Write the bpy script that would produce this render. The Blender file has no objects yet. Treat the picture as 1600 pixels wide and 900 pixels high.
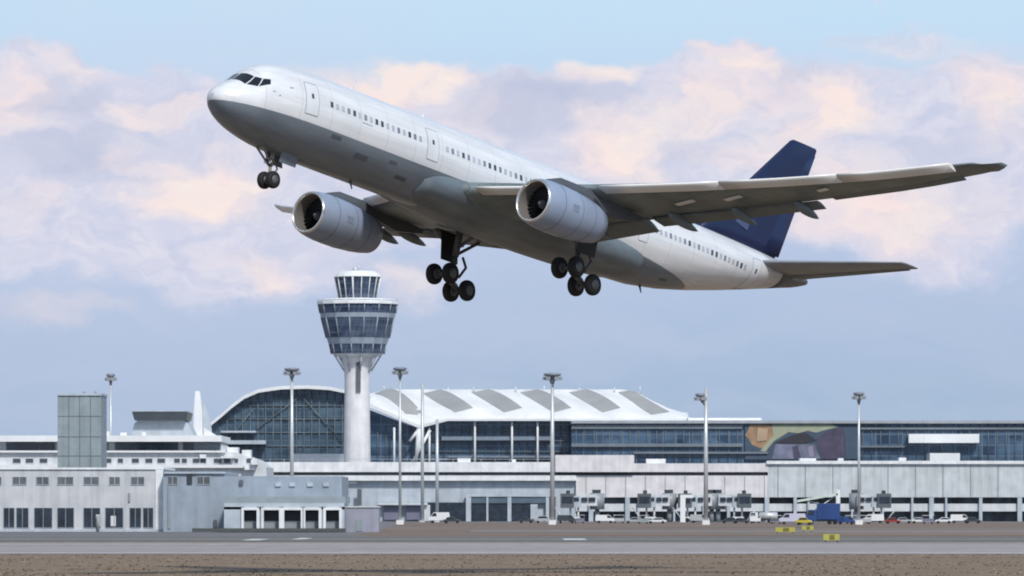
import bpy, bmesh, math, random
from mathutils import Matrix, Vector
random.seed(7)
R = math.radians
S = bpy.context.scene
C = S.collection

# ------------------------------------------------------------------ camera
F = 8243.0            # focal length in photo pixels (1600 wide)
HY = 791.0            # horizon row
CH = 4.5              # camera height
cd = bpy.data.cameras.new('camera'); cam = bpy.data.objects.new('camera', cd); C.objects.link(cam)
cam.location = (0, 0, CH); cam.rotation_euler = (R(90), 0, 0)
cd.sensor_width = 36; cd.lens = 36*F/1600; cd.shift_x = 0; cd.shift_y = (HY-450)/1600
cd.clip_start = 1; cd.clip_end = 30000
S.camera = cam
cd.dof.use_dof = True; cd.dof.focus_distance = 345; cd.dof.aperture_fstop = 2.8

# ------------------------------------------------------------------ world
SUN_EL, SUN_AZ = 44.0, 158.0   # azimuth from +Y towards +X
w = bpy.data.worlds.new('World'); S.world = w; w.use_nodes = True
nt = w.node_tree; nt.nodes.clear(); N = nt.nodes; LK = nt.links
def nd(t, **k):
    n = N.new(t)
    for a, b in k.items(): setattr(n, a, b)
    return n
def mth(op, a, b=None, c=None, clamp=False):
    n = nd('ShaderNodeMath', operation=op); n.use_clamp = clamp
    for i, v in enumerate((a, b, c)):
        if v is None: continue
        if isinstance(v, (int, float)): n.inputs[i].default_value = v
        else: LK.new(v, n.inputs[i])
    return n.outputs[0]
def rgb(r, g, b):
    f = lambda c: ((c/255+0.055)/1.055)**2.4 if c/255 > 0.04045 else c/255/12.92
    return (f(r), f(g), f(b), 1)
tc = nd('ShaderNodeTexCoord'); sp = nd('ShaderNodeSeparateXYZ'); LK.new(tc.outputs['Generated'], sp.inputs[0])
az = mth('ARCTAN2', sp.outputs[0], sp.outputs[1]); el = mth('ARCSINE', sp.outputs[2])
# direction in units of 1/1000 rad-ish: hundreds of "photo pixels" from due north at the horizon
U = mth('MULTIPLY', az, F/100); V = mth('MULTIPLY', el, F/100)
cx = nd('ShaderNodeCombineXYZ'); LK.new(U, cx.inputs[0]); LK.new(V, cx.inputs[1])
def noise(vec, scale, detail, rough=0.55, off=(0, 0, 0), sc=(1, 1, 1), color=False):
    m = nd('ShaderNodeMapping'); m.inputs['Location'].default_value = off; m.inputs['Scale'].default_value = sc
    LK.new(vec, m.inputs[0]); n = nd('ShaderNodeTexNoise'); LK.new(m.outputs[0], n.inputs['Vector'])
    n.inputs['Scale'].default_value = scale; n.inputs['Detail'].default_value = detail; n.inputs['Roughness'].default_value = rough
    return n.outputs['Color' if color else 'Fac']
wn = noise(cx.outputs[0], 0.75, 4, 0.55, (3.1, 7.7, 0), (0.8, 1.2, 1), True)
ws = nd('ShaderNodeVectorMath', operation='SUBTRACT'); LK.new(wn, ws.inputs[0]); ws.inputs[1].default_value = (0.5, 0.5, 0.5)
wm = nd('ShaderNodeVectorMath', operation='MULTIPLY'); LK.new(ws.outputs[0], wm.inputs[0]); wm.inputs[1].default_value = (2.6, 1.7, 0)
wa = nd('ShaderNodeVectorMath', operation='ADD'); LK.new(cx.outputs[0], wa.inputs[0]); LK.new(wm.outputs[0], wa.inputs[1])
def blob(px, py, rx, ry, amp):
    a = nd('ShaderNodeVectorMath', operation='SUBTRACT'); LK.new(wa.outputs[0], a.inputs[0]); a.inputs[1].default_value = ((px-800)/100, (HY-py)/100, 0)
    b = nd('ShaderNodeVectorMath', operation='MULTIPLY'); LK.new(a.outputs[0], b.inputs[0]); b.inputs[1].default_value = (100/rx, 100/ry, 0)
    l = nd('ShaderNodeVectorMath', operation='LENGTH'); LK.new(b.outputs[0], l.inputs[0])
    m = nd('ShaderNodeMapRange', interpolation_type='SMOOTHERSTEP'); LK.new(l.outputs['Value'], m.inputs[0])
    m.inputs[1].default_value = 1.35; m.inputs[2].default_value = 0.1; m.inputs[3].default_value = 0; m.inputs[4].default_value = amp
    return m.outputs[0]
def total(L):
    s = None
    for q in L:
        b = blob(*q); s = b if s is None else mth('ADD', s, b)
    return s
def ramp(fac, stops):
    n = nd('ShaderNodeValToRGB'); LK.new(fac, n.inputs[0]); e = n.color_ramp.elements
    while len(e) < len(stops): e.new(0.5)
    for i, (p, c) in enumerate(stops): e[i].position = p; e[i].color = c
    return n.outputs[0]
def mixc(f, a, b):
    n = nd('ShaderNodeMix', data_type='RGBA'); n.clamp_factor = True
    for s, v in ((0, f), (6, a), (7, b)):
        if isinstance(v, (float, int, tuple)): n.inputs[s].default_value = v
        else: LK.new(v, n.inputs[s])
    return n.outputs[2]
# veil colour by elevation (V: 0 at horizon .. 8 at the top of the frame)
v01 = mth('DIVIDE', V, 10.0, clamp=True)
veil = ramp(v01, [(0.0, rgb(162, 185, 212)), (0.14, rgb(163, 186, 213)), (0.27, rgb(174, 193, 221)), (0.42, rgb(182, 199, 228)), (0.62, rgb(190, 212, 238)), (0.72, rgb(194, 222, 245)), (0.8, rgb(196, 226, 247)), (1.0, rgb(170, 208, 242))])
# lower-left is more lavender, right more teal
tilt = mth('MULTIPLY_ADD', U, -0.06, 0.25, clamp=True)
veil = mixc(mth('MULTIPLY', tilt, 0.5), veil, mixc(v01, rgb(190, 198, 226), rgb(205, 222, 242)))
n1 = noise(wa.outputs[0], 0.9, 6, 0.55, (11, 4, 0), (0.75, 1.3, 1))
n2 = noise(wa.outputs[0], 2.6, 8, 0.6, (1, 9, 0), (0.7, 1.2, 1))
cover = total([(60, 200, 330, 135, 1.0), (330, 210, 260, 110, .75), (700, 225, 330, 120, 1.1), (1060, 215, 280, 135, 1.15), (1350, 230, 330, 150, 1.1),
               (1150, 100, 75, 45, .8), (120, 100, 120, 45, .5), (1600, 200, 200, 140, .8), (350, 330, 220, 120, .85), (120, 380, 260, 110, .6), (400, 430, 200, 90, .55), (600, 300, 260, 110, .8), (650, 450, 140, 60, .35), (1450, 340, 260, 120, .8), (1420, 60, 160, 35, .35), (20, 8, 90, 16, .3), (1330, 5, 60, 10, .5)])
cover = mth('MULTIPLY', cover, mth('MULTIPLY_ADD', n1, 1.2, 0.45), clamp=True)
cm = nd('ShaderNodeMapRange', interpolation_type='SMOOTHSTEP'); LK.new(cover, cm.inputs[0]); cm.inputs[1].default_value = .18; cm.inputs[2].default_value = .62; cm.inputs[4].default_value = .95
hi = total([(650, 138, 110, 30, 1.0), (25, 155, 80, 45, .8), (120, 92, 70, 26, .45), (230, 165, 80, 25, .8), (325, 285, 110, 65, 1.4), (270, 310, 70, 40, .6), (415, 425, 65, 48, .8),
            (930, 125, 70, 28, .9), (975, 235, 115, 60, 1.05), (1085, 165, 70, 60, .9), (1150, 92, 55, 26, 1.1), (1310, 165, 85, 55, 1.2), (1240, 200, 80, 50, .6),
            (1400, 340, 190, 65, .85), (1560, 160, 80, 70, .8), (1180, 250, 90, 40, .5), (1470, 75, 120, 26, .25), (520, 140, 150, 45, .75), (1330, 290, 130, 70, .5), (740, 190, 80, 40, .3), (90, 500, 140, 30, .3), (650, 440, 60, 40, .5), (60, 330, 70, 40, .4), (200, 240, 60, 30, .35), (1000, 330, 90, 40, .4), (640, 250, 120, 40, .35), (1180, 130, 80, 40, .5)])
hi = mth('MULTIPLY', hi, mth('MULTIPLY_ADD', n2, 1.5, 0.1), clamp=True)
lo = total([(850, 175, 150, 45, 1.0), (120, 140, 90, 30, .7), (90, 240, 120, 70, .6), (170, 215, 120, 60, .4), (1230, 120, 60, 30, .35), (1100, 240, 50, 40, .4), (1480, 230, 100, 50, .4)])
lo = mth('MULTIPLY', lo, mth('MULTIPLY_ADD', n1, 1.2, 0.2), clamp=True)
body = mixc(mth('MULTIPLY_ADD', n2, 1.8, -.4, clamp=True), rgb(194, 202, 228), rgb(234, 230, 240))
body = mixc(lo, body, rgb(186, 193, 218))
warm = mixc(mth('MULTIPLY_ADD', n1, 2.2, -0.6, clamp=True), rgb(251, 226, 225), rgb(254, 240, 230))
skyc = mixc(cm.outputs[0], veil, body)
skyc = mixc(mth('MULTIPLY', hi, 0.95), skyc, warm)
streak = noise(wa.outputs[0], 0.7, 4, .5, (5, 5, 0), (0.35, 2.2, 1))
skyc = mixc(mth('MULTIPLY', mth('MULTIPLY_ADD', streak, 1.6, -.55, clamp=True), .35), skyc, rgb(212, 214, 234))
bgc = nd('ShaderNodeBackground'); LK.new(skyc, bgc.inputs[0]); bgc.inputs[1].default_value = 1.0
nsky = nd('ShaderNodeTexSky', sky_type='NISHITA'); nsky.sun_disc = False; nsky.sun_elevation = R(SUN_EL); nsky.sun_rotation = R(SUN_AZ)
nsky.air_density = 1.0; nsky.dust_density = 1.5
bgn = nd('ShaderNodeBackground'); LK.new(nsky.outputs[0], bgn.inputs[0]); bgn.inputs[1].default_value = 0.09
mx = nd('ShaderNodeMixShader')
em = nd('ShaderNodeMapRange', interpolation_type='SMOOTHSTEP'); LK.new(el, em.inputs[0])
em.inputs[1].default_value = R(9); em.inputs[2].default_value = R(32); em.inputs[3].default_value = 1; em.inputs[4].default_value = .3
LK.new(em.outputs[0], mx.inputs[0]); LK.new(bgn.outputs[0], mx.inputs[1]); LK.new(bgc.outputs[0], mx.inputs[2])
out = nd('ShaderNodeOutputWorld'); LK.new(mx.outputs[0], out.inputs[0])

sl = bpy.data.lights.new('sun', 'SUN'); sl.energy = 3.0; sl.angle = R(6); sl.color = (1, .97, .93)
sun = bpy.data.objects.new('sun', sl); C.objects.link(sun)
sd = Vector((math.sin(R(SUN_AZ))*math.cos(R(SUN_EL)), math.cos(R(SUN_AZ))*math.cos(R(SUN_EL)), math.sin(R(SUN_EL))))
sun.rotation_euler = sd.to_track_quat('Z', 'Y').to_euler(); sun.location = (0, 0, 300)
S.view_settings.view_transform = 'Standard'; S.view_settings.look = 'None'; S.view_settings.exposure = 0; S.view_settings.gamma = 1
S.view_settings.use_curve_mapping = False
S.render.engine = 'CYCLES'; S.render.resolution_x = 1024; S.render.resolution_y = 576
S.cycles.filter_width = 1.9

# ------------------------------------------------------------------ materials
MC = {}
def mat(name, col, rough=.6, metal=0., var=.12, scale=.35, stretch=(1, 1, 1), bump=0., spec=.5, streak=0.):
    if name in MC: return MC[name]
    m = bpy.data.materials.new(name); m.use_nodes = True; t = m.node_tree; b = t.nodes['Principled BSDF']
    b.inputs['Roughness'].default_value = rough; b.inputs['Metallic'].default_value = metal
    b.inputs['Specular IOR Level'].default_value = spec
    c = t.nodes.new('ShaderNodeTexCoord'); mp = t.nodes.new('ShaderNodeMapping'); mp.inputs['Scale'].default_value = stretch
    t.links.new(c.outputs['Object'], mp.inputs[0])
    n = t.nodes.new('ShaderNodeTexNoise'); n.inputs['Scale'].default_value = scale; n.inputs['Detail'].default_value = 6
    t.links.new(mp.outputs[0], n.inputs['Vector'])
    r = t.nodes.new('ShaderNodeValToRGB'); t.links.new(n.outputs['Fac'], r.inputs[0])
    r.color_ramp.elements[0].position = .3; r.color_ramp.elements[1].position = .7
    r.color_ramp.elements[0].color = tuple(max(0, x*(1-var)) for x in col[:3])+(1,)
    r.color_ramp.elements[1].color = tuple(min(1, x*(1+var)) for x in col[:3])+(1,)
    res = r.outputs[0]
    if streak:      # rain streaks running down the wall
        mp2 = t.nodes.new('ShaderNodeMapping'); mp2.inputs['Scale'].default_value = (1, 1, .06); t.links.new(c.outputs['Object'], mp2.inputs[0])
        n2 = t.nodes.new('ShaderNodeTexNoise'); n2.inputs['Scale'].default_value = .9; n2.inputs['Detail'].default_value = 4; t.links.new(mp2.outputs[0], n2.inputs['Vector'])
        mr = t.nodes.new('ShaderNodeMapRange'); t.links.new(n2.outputs['Fac'], mr.inputs[0]); mr.inputs[1].default_value = .45; mr.inputs[2].default_value = .75
        mr.inputs[4].default_value = streak
        mi = t.nodes.new('ShaderNodeMix'); mi.data_type = 'RGBA'; t.links.new(mr.outputs[0], mi.inputs[0]); t.links.new(res, mi.inputs[6])
        mi.inputs[7].default_value = tuple(x*.45 for x in col[:3])+(1,); res = mi.outputs[2]
    t.links.new(res, b.inputs['Base Color'])
    if bump:
        bp = t.nodes.new('ShaderNodeBump'); bp.inputs['Strength'].default_value = bump; bp.inputs['Distance'].default_value = .1
        t.links.new(n.outputs['Fac'], bp.inputs['Height']); t.links.new(bp.outputs[0], b.inputs['Normal'])
    MC[name] = m; return m
WHITE = mat('white_cladding', (.76, .77, .78), .55, streak=.25)
ROOFW = mat('white_roof', (.76, .77, .775), .6, var=.08, scale=.12, streak=.1)
PALE = mat('pale_wall', (.60, .62, .64), .6, streak=.3)
PINKW = mat('warm_white_wall', (.68, .655, .665), .6, streak=.25)
BLUEG = mat('blue_grey_wall', (.30, .35, .41), .5, streak=.25)
BLUEL = mat('light_blue_grey_wall', (.44, .49, .54), .5, streak=.25)
GREYT = mat('grey_green_wall', (.27, .32, .34), .5, streak=.3)
DARK = mat('dark_void', (.035, .045, .055), .5)
DGREY = mat('dark_grey_trim', (.10, .115, .13), .5)
MGREY = mat('mid_grey_metal', (.27, .29, .31), .45)
CONC = mat('tower_concrete', (.74, .725, .73), .7, var=.08, streak=.3)
GLASSD = mat('dark_window_glass', (.02, .03, .045), .12, var=.5, scale=.5, spec=.8)
PURP = mat('purple_grey_panel', (.17, .17, .24), .6)
STEEL = mat('galvanised_steel', (.55, .57, .58), .4, metal=.3)
GREYP = mat('grey_roof_panel', (.34, .345, .345), .5, var=.08, scale=.2)
RUBBER = mat('tyre_rubber', (.012, .012, .014), .8)
YELLOW = mat('yellow_paint', (.42, .39, .08), .5)

def glassmat(name, pw, ph, dark, light, frame, mort=.03):
    """curtain wall: panels of varying tone in a frame grid, object coordinates in metres"""
    if name in MC: return MC[name]
    m = bpy.data.materials.new(name); m.use_nodes = True; t = m.node_tree; b = t.nodes['Principled BSDF']
    c = t.nodes.new('ShaderNodeTexCoord'); s = t.nodes.new('ShaderNodeSeparateXYZ'); t.links.new(c.outputs['Object'], s.inputs[0])
    ad = t.nodes.new('ShaderNodeMath'); ad.operation = 'ADD'; t.links.new(s.outputs[0], ad.inputs[0]); t.links.new(s.outputs[1], ad.inputs[1])
    cb = t.nodes.new('ShaderNodeCombineXYZ'); t.links.new(ad.outputs[0], cb.inputs[0]); t.links.new(s.outputs[2], cb.inputs[1])
    br = t.nodes.new('ShaderNodeTexBrick'); t.links.new(cb.outputs[0], br.inputs['Vector']); br.offset = 0; br.squash = 1
    br.inputs['Scale'].default_value = 1; br.inputs['Brick Width'].default_value = pw; br.inputs['Row Height'].default_value = ph
    br.inputs['Mortar Size'].default_value = mort*2; br.inputs['Mortar Smooth'].default_value = .1
    br.inputs['Color1'].default_value = dark+(1,); br.inputs['Color2'].default_value = light+(1,); br.inputs['Mortar'].default_value = frame+(1,)
    mp = t.nodes.new('ShaderNodeMapping'); mp.inputs['Scale'].default_value = (.06, .06, .22); t.links.new(c.outputs['Object'], mp.inputs[0])
    n = t.nodes.new('ShaderNodeTexNoise'); n.inputs['Scale'].default_value = 1.6; n.inputs['Detail'].default_value = 5; t.links.new(mp.outputs[0], n.inputs['Vector'])
    mr = t.nodes.new('ShaderNodeMapRange'); t.links.new(n.outputs['Fac'], mr.inputs[0]); mr.inputs[1].default_value = .42; mr.inputs[2].default_value = .68
    mi = t.nodes.new('ShaderNodeMix'); mi.data_type = 'RGBA'; mi.blend_type = 'MIX'; t.links.new(mr.outputs[0], mi.inputs[0])
    t.links.new(br.outputs['Color'], mi.inputs[6]); mi.inputs[7].default_value = tuple(min(1, x*1.5+.05) for x in light)+(1,)
    m2 = t.nodes.new('ShaderNodeMath'); m2.operation = 'MULTIPLY'; m2.inputs[1].default_value = .6; t.links.new(mr.outputs[0], m2.inputs[0]); t.links.new(m2.outputs[0], mi.inputs[0])
    t.links.new(mi.outputs[2], b.inputs['Base Color'])
    b.inputs['Roughness'].default_value = .16; b.inputs['Specular IOR Level'].default_value = .55
    MC[name] = m; return m
GL_HALL = glassmat('hall_curtain_glass', 3.0, 2.6, (.015, .038, .066), (.045, .09, .135), (.10, .14, .175), .06)
GL_LONG = glassmat('gate_hall_glass', 4.2, 3.4, (.012, .03, .065), (.05, .10, .165), (.13, .17, .22), .08)
GL_TOWER = glassmat('tower_cab_glass', 1.6, 1.9, (.014, .026, .055), (.045, .07, .12), (.10, .13, .18), .05)

# ------------------------------------------------------------------ mesh helper
def P(px, py, Y): return Vector(((px-800)*Y/F, Y, CH-(py-HY)*Y/F))
def yz(py, Y): return CH-(py-HY)*Y/F
def xx(px, Y): return (px-800)*Y/F
class MB:
    def __init__(s): s.v = []; s.f = []; s.mi = []; s.sm = []; s.cur = 0
    def add(s, vs, fs, smooth=False):
        o = len(s.v); s.v += [Vector(v) for v in vs]
        for f in fs: s.f.append([i+o for i in f]); s.mi.append(s.cur); s.sm.append(smooth)
        return s
    def box(s, x0, x1, y0, y1, z0, z1):
        return s.add([(x0, y0, z0), (x1, y0, z0), (x1, y1, z0), (x0, y1, z0), (x0, y0, z1), (x1, y0, z1), (x1, y1, z1), (x0, y1, z1)],
                     [(0, 3, 2, 1), (4, 5, 6, 7), (0, 1, 5, 4), (1, 2, 6, 5), (2, 3, 7, 6), (3, 0, 4, 7)])
    def pbox(s, px0, py0, px1, py1, Y, d=1.0, dy=0):
        """box whose front face (at depth Y+dy) spans these photo coordinates"""
        y = Y+dy
        return s.box(xx(px0, y), xx(px1, y), y, y+d, yz(py1, y), yz(py0, y))
    def prism(s, pts, y0, y1):
        n = len(pts); vs = [(x, y0, z) for x, z in pts]+[(x, y1, z) for x, z in pts]
        return s.add(vs, [list(range(n)), list(range(2*n-1, n-1, -1))]+[(i, i+n, (i+1) % n+n, (i+1) % n) for i in range(n)])
    def loft(s, rings, caps=True, smooth=True, closed=True):
        n = len(rings[0]); vs = [p for r in rings for p in r]; fs = []
        for k in range(len(rings)-1):
            for i in range(n if closed else n-1):
                j = (i+1) % n; fs.append((k*n+i, k*n+j, (k+1)*n+j, (k+1)*n+i))
        s.add(vs, fs, smooth)
        if caps:
            s.add(rings[0], [list(range(n))]); s.add(rings[-1], [list(range(n))[::-1]])
        return s
    def tube(s, a, b, r0, r1=None, n=10, smooth=True):
        a = Vector(a); b = Vector(b); r1 = r0 if r1 is None else r1
        d = (b-a).normalized(); u = d.orthogonal().normalized(); w_ = d.cross(u)
        ring = lambda c, r: [c+(u*math.cos(t*2*math.pi/n)+w_*math.sin(t*2*math.pi/n))*r for t in range(n)]
        return s.loft([ring(a, r0), ring(b, r1)], True, smooth)
    def lathe(s, c, axis, prof, n=32, smooth=True, caps=True):
        """prof = [(distance along axis, radius)]"""
        c = Vector(c); d = Vector(axis).normalized(); u = d.orthogonal().normalized(); w_ = d.cross(u)
        return s.loft([[c+d*a+(u*math.cos(t*2*math.pi/n)+w_*math.sin(t*2*math.pi/n))*r for t in range(n)] for a, r in prof], caps, smooth)
    def build(s, name, m, parent=None, label=None, recalc=True, bevel=0):
        me = bpy.data.meshes.new(name)
        o = bpy.data.objects.new(name, me); C.objects.link(o)
        org = Vector((0, 0, 0))
        if parent is not None:
            q = parent
            while q.parent: q = q.parent
            org = Vector(q.get('_org', (0, 0, 0)))
            o.parent = parent
        me.from_pydata([tuple(v-org) for v in s.v], [], s.f)
        for p, mi, sm in zip(me.polygons, s.mi, s.sm): p.material_index = mi; p.use_smooth = sm
        for mm in (m if isinstance(m, (list, tuple)) else [m]): me.materials.append(mm)
        if recalc:
            bm = bmesh.new(); bm.from_mesh(me); bmesh.ops.remove_doubles(bm, verts=bm.verts, dist=1e-5)
            bmesh.ops.recalc_face_normals(bm, faces=bm.faces)
            if bevel: bmesh.ops.bevel(bm, geom=list(bm.edges), offset=bevel, segments=2, affect='EDGES', profile=.5)
            bm.to_mesh(me); bm.free()
        if label: o['label'] = label
        return o
def build_each(mb, name, m, parent, recalc=True):
    """every loose piece of the collected mesh becomes a part of its own"""
    par = list(range(len(mb.v)))
    def find(a):
        while par[a] != a: par[a] = par[par[a]]; a = par[a]
        return a
    for f in mb.f:
        for i in f[1:]: par[find(i)] = find(f[0])
    # tube caps are added with vertices of their own: weld by position
    pos = {}
    for i, v in enumerate(mb.v):
        k = (round(v.x, 4), round(v.y, 4), round(v.z, 4))
        if k in pos: par[find(i)] = find(pos[k])
        else: pos[k] = i
    groups = {}
    for f, sm in zip(mb.f, mb.sm): groups.setdefault(find(f[0]), []).append((f, sm))
    res = []
    for g in groups.values():
        q = MB(); mp = {}
        for f, sm in g:
            for i in f:
                if i not in mp: mp[i] = len(q.v); q.v.append(mb.v[i])
            q.f.append([mp[i] for i in f]); q.sm.append(sm); q.mi.append(0)
        res.append(q.build(name, m, parent, recalc=recalc))
    return res
def thing(name, label, cat, org=(0, 0, 0), group=None):
    o = bpy.data.objects.new(name, None); C.objects.link(o); o.location = org; o['_org'] = tuple(org)
    o['label'] = label; o['category'] = cat; o.empty_display_size = 1
    if group: o['group'] = group
    return o
def tag(o, label, cat, group=None):
    o['label'] = label; o['category'] = cat
    if group: o['group'] = group
    return o
def struct(mb, name, m):
    o = mb.build(name, m); o['kind'] = 'structure'; return o
def dup(root, loc, label, rz=None):
    r = root.copy(); C.objects.link(r); r.location = loc; r['label'] = label
    if rz is not None: r.rotation_euler = (0, 0, rz)
    for ch in list(root.children):
        c = ch.copy(); C.objects.link(c); c.parent = r
        for g in list(ch.children):
            d = g.copy(); C.objects.link(d); d.parent = c
    return r

# ------------------------------------------------------------------ ground
def gy(py): return CH*F/(py-HY)
def groundmat(name, c1, c2, c3, sc, sx=1., rough=.9):
    m = bpy.data.materials.new(name); m.use_nodes = True; t = m.node_tree; b = t.nodes['Principled BSDF']; b.inputs['Roughness'].default_value = rough
    b.inputs['Specular IOR Level'].default_value = .2
    c = t.nodes.new('ShaderNodeTexCoord'); mp = t.nodes.new('ShaderNodeMapping'); mp.inputs['Scale'].default_value = (sx, 1, 1); t.links.new(c.outputs['Object'], mp.inputs[0])
    n = t.nodes.new('ShaderNodeTexNoise'); n.inputs['Scale'].default_value = sc; n.inputs['Detail'].default_value = 8; n.inputs['Roughness'].default_value = .65
    t.links.new(mp.outputs[0], n.inputs[0]); r = t.nodes.new('ShaderNodeValToRGB'); t.links.new(n.outputs['Fac'], r.inputs[0])
    e = r.color_ramp.elements; e[0].position = .3; e[0].color = c1+(1,); e.new(.5); e[1].color = c2+(1,); e[2].position = .7; e[2].color = c3+(1,)
    n2 = t.nodes.new('ShaderNodeTexNoise'); n2.inputs['Scale'].default_value = sc*14; n2.inputs['Detail'].default_value = 6; t.links.new(c.outputs['Object'], n2.inputs[0])
    mr = t.nodes.new('ShaderNodeMapRange'); t.links.new(n2.outputs['Fac'], mr.inputs[0]); mr.inputs[1].default_value = .3; mr.inputs[2].default_value = .7; mr.inputs[3].default_value = .8; mr.inputs[4].default_value = 1.2
    mi = t.nodes.new('ShaderNodeVectorMath'); mi.operation = 'MULTIPLY'; t.links.new(r.outputs[0], mi.inputs[0]); t.links.new(mr.outputs[0], mi.inputs[1])
    t.links.new(mi.outputs[0], b.inputs['Base Color']); return m
G_GRASS = groundmat('dry_grass_ground', (.205, .148, .10), (.235, .17, .12), (.21, .165, .10), .03, .35)
G_VERGE = groundmat('brown_verge', (.19, .145, .115), (.23, .175, .145), (.20, .17, .115), .02, .3)
G_RUN = groundmat('runway_concrete', (.29, .265, .26), (.36, .33, .32), (.33, .30, .295), .03, .2)
G_TAX = groundmat('taxiway_asphalt', (.13, .13, .14), (.16, .16, .165), (.18, .175, .175), .03, .2)
G_APR = groundmat('apron_concrete', (.14, .14, .15), (.18, .175, .18), (.21, .20, .20), .02, .3)
def sheet(name, m, y0, y1, z, x0=-3000, x1=3000, pts=None):
    q = pts or [(x0, y0), (x1, y0), (x1, y1), (x0, y1)]
    return struct(MB().add([(x, y, z) for x, y in q], [list(range(len(q)))]), name, m)
sheet('ground', G_GRASS, -400, 12000, 0, -9000, 9000)
def streaky(m, sc, amt, lo=.5, hi=.7, sx=.02, sy=.6):
    t = m.node_tree; b = t.nodes['Principled BSDF']; src = b.inputs['Base Color'].links[0].from_socket
    c = t.nodes.new('ShaderNodeTexCoord'); mp = t.nodes.new('ShaderNodeMapping'); mp.inputs['Scale'].default_value = (sx, sy, 1); t.links.new(c.outputs['Object'], mp.inputs[0])
    n = t.nodes.new('ShaderNodeTexNoise'); n.inputs['Scale'].default_value = sc; n.inputs['Detail'].default_value = 5; t.links.new(mp.outputs[0], n.inputs[0])
    mr = t.nodes.new('ShaderNodeMapRange'); t.links.new(n.outputs['Fac'], mr.inputs[0]); mr.inputs[1].default_value = lo; mr.inputs[2].default_value = hi; mr.inputs[3].default_value = 1; mr.inputs[4].default_value = amt
    v = t.nodes.new('ShaderNodeVectorMath'); v.operation = 'SCALE'; t.links.new(src, v.inputs[0]); t.links.new(mr.outputs[0], v.inputs['Scale']); t.links.new(v.outputs[0], b.inputs['Base Color'])
streaky(G_RUN, .25, .6); streaky(G_TAX, .3, .65); streaky(G_VERGE, .2, .68, .4, .62, .04, .3); streaky(G_VERGE, .25, 1.35, .5, .68, .03, .2); streaky(G_GRASS, .3, .88, .4, .65, .1, .2)
sheet('runway', G_RUN, gy(866), gy(849), .02)
sheet('taxiway', G_TAX, gy(846.5), gy(838.5), .02)
sheet('verge', G_VERGE, gy(838), gy(816.5), .015, pts=[(xx(570, 900), gy(837)), (500, gy(837)), (500, gy(816.5)), (xx(620, 1400), gy(816.5)), (xx(600, 1000), 1010)])
sheet('apron', G_APR, 1, 1, .01, pts=[(-900, gy(838)), (xx(575, 800), gy(838)), (xx(600, 1060), 1060), (xx(640, 1390), 1390), (900, 1390), (900, 2600), (-900, 2600)])
sheet('service_road', groundmat('service_road_concrete', (.19, .175, .165), (.24, .22, .205), (.21, .19, .18), .03, .3), gy(831), gy(828.5), .03, xx(735, 960), 400)
mk = MB()
mk.box(-400, 400, gy(848.6), gy(848.2), .03, .035); mk.box(-400, 400, gy(864.5), gy(864.0), .03, .035)
struct(mk, 'runway_edge_marking', mat('white_line_paint', (.6, .6, .58), .7))
mk = MB(); mk.box(-400, 400, gy(842.7), gy(842.4), .03, .035); struct(mk, 'taxiway_centreline', mat('yellow_line_paint', (.45, .38, .08), .7))
for k, (a, b, py) in enumerate(((386, 414, 843.5), (462, 482, 842), (880, 915, 843))):
    struct(MB().box(xx(a, gy(py)), xx(b, gy(py)), gy(py+1.1), gy(py-1.1), .04, .045), 'painted_marking', MC['white_line_paint'])
# grass tufts at the near edge
gb = MB()
for k in range(11000):
    y = 335+165*random.random()**1.3; x = random.uniform(-.1, .1)*y
    if y > 492 or math.sin(x*.35+math.sin(y*.11)*2)+math.sin(y*.23+x*.08)+random.uniform(-1.2, 1.2) < -.1: continue
    h = random.uniform(.03, .09)*(1.6 if random.random() < .06 else 1); a = random.uniform(0, 6.28); wd = random.uniform(.05, .16)
    dx, dy = math.cos(a)*wd, math.sin(a)*wd; lx, ly = random.uniform(-.12, .12), random.uniform(-.12, .12)
    gb.add([(x-dx, y-dy, 0), (x+dx, y+dy, 0), (x+lx, y+ly, h)], [(0, 1, 2)])
    gb.mi[-1] = random.choices((0, 1, 2), (5, 3, 2))[0]
go = gb.build('dry_grass', [mat('straw_blades', (.26, .19, .13), .9, var=.3, scale=.1), mat('brown_blades', (.22, .16, .11), .9, var=.3, scale=.1), mat('olive_blades', (.20, .165, .09), .9, var=.3, scale=.1)], recalc=False)
go['kind'] = 'stuff'

# ================================================================== AIRLINER
YAW, PIT, ROL = R(140.06), R(11.33), R(.5)
PL = thing('airliner', 'white twin engine airliner with navy tail fin, climbing with its wheels down', 'airplane')
def rx_(a): return Matrix.Rotation(a, 4, 'X')
PL.matrix_world = Matrix.Translation((.13, 345.1, 20.1+CH)) @ Matrix.Rotation(YAW, 4, 'Z') @ rx_(PIT) @ Matrix.Rotation(ROL, 4, 'Y')
def B(x, y, z): return Vector((-y, -(x-30), z))      # x back from the nose, y to port, z up

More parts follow.
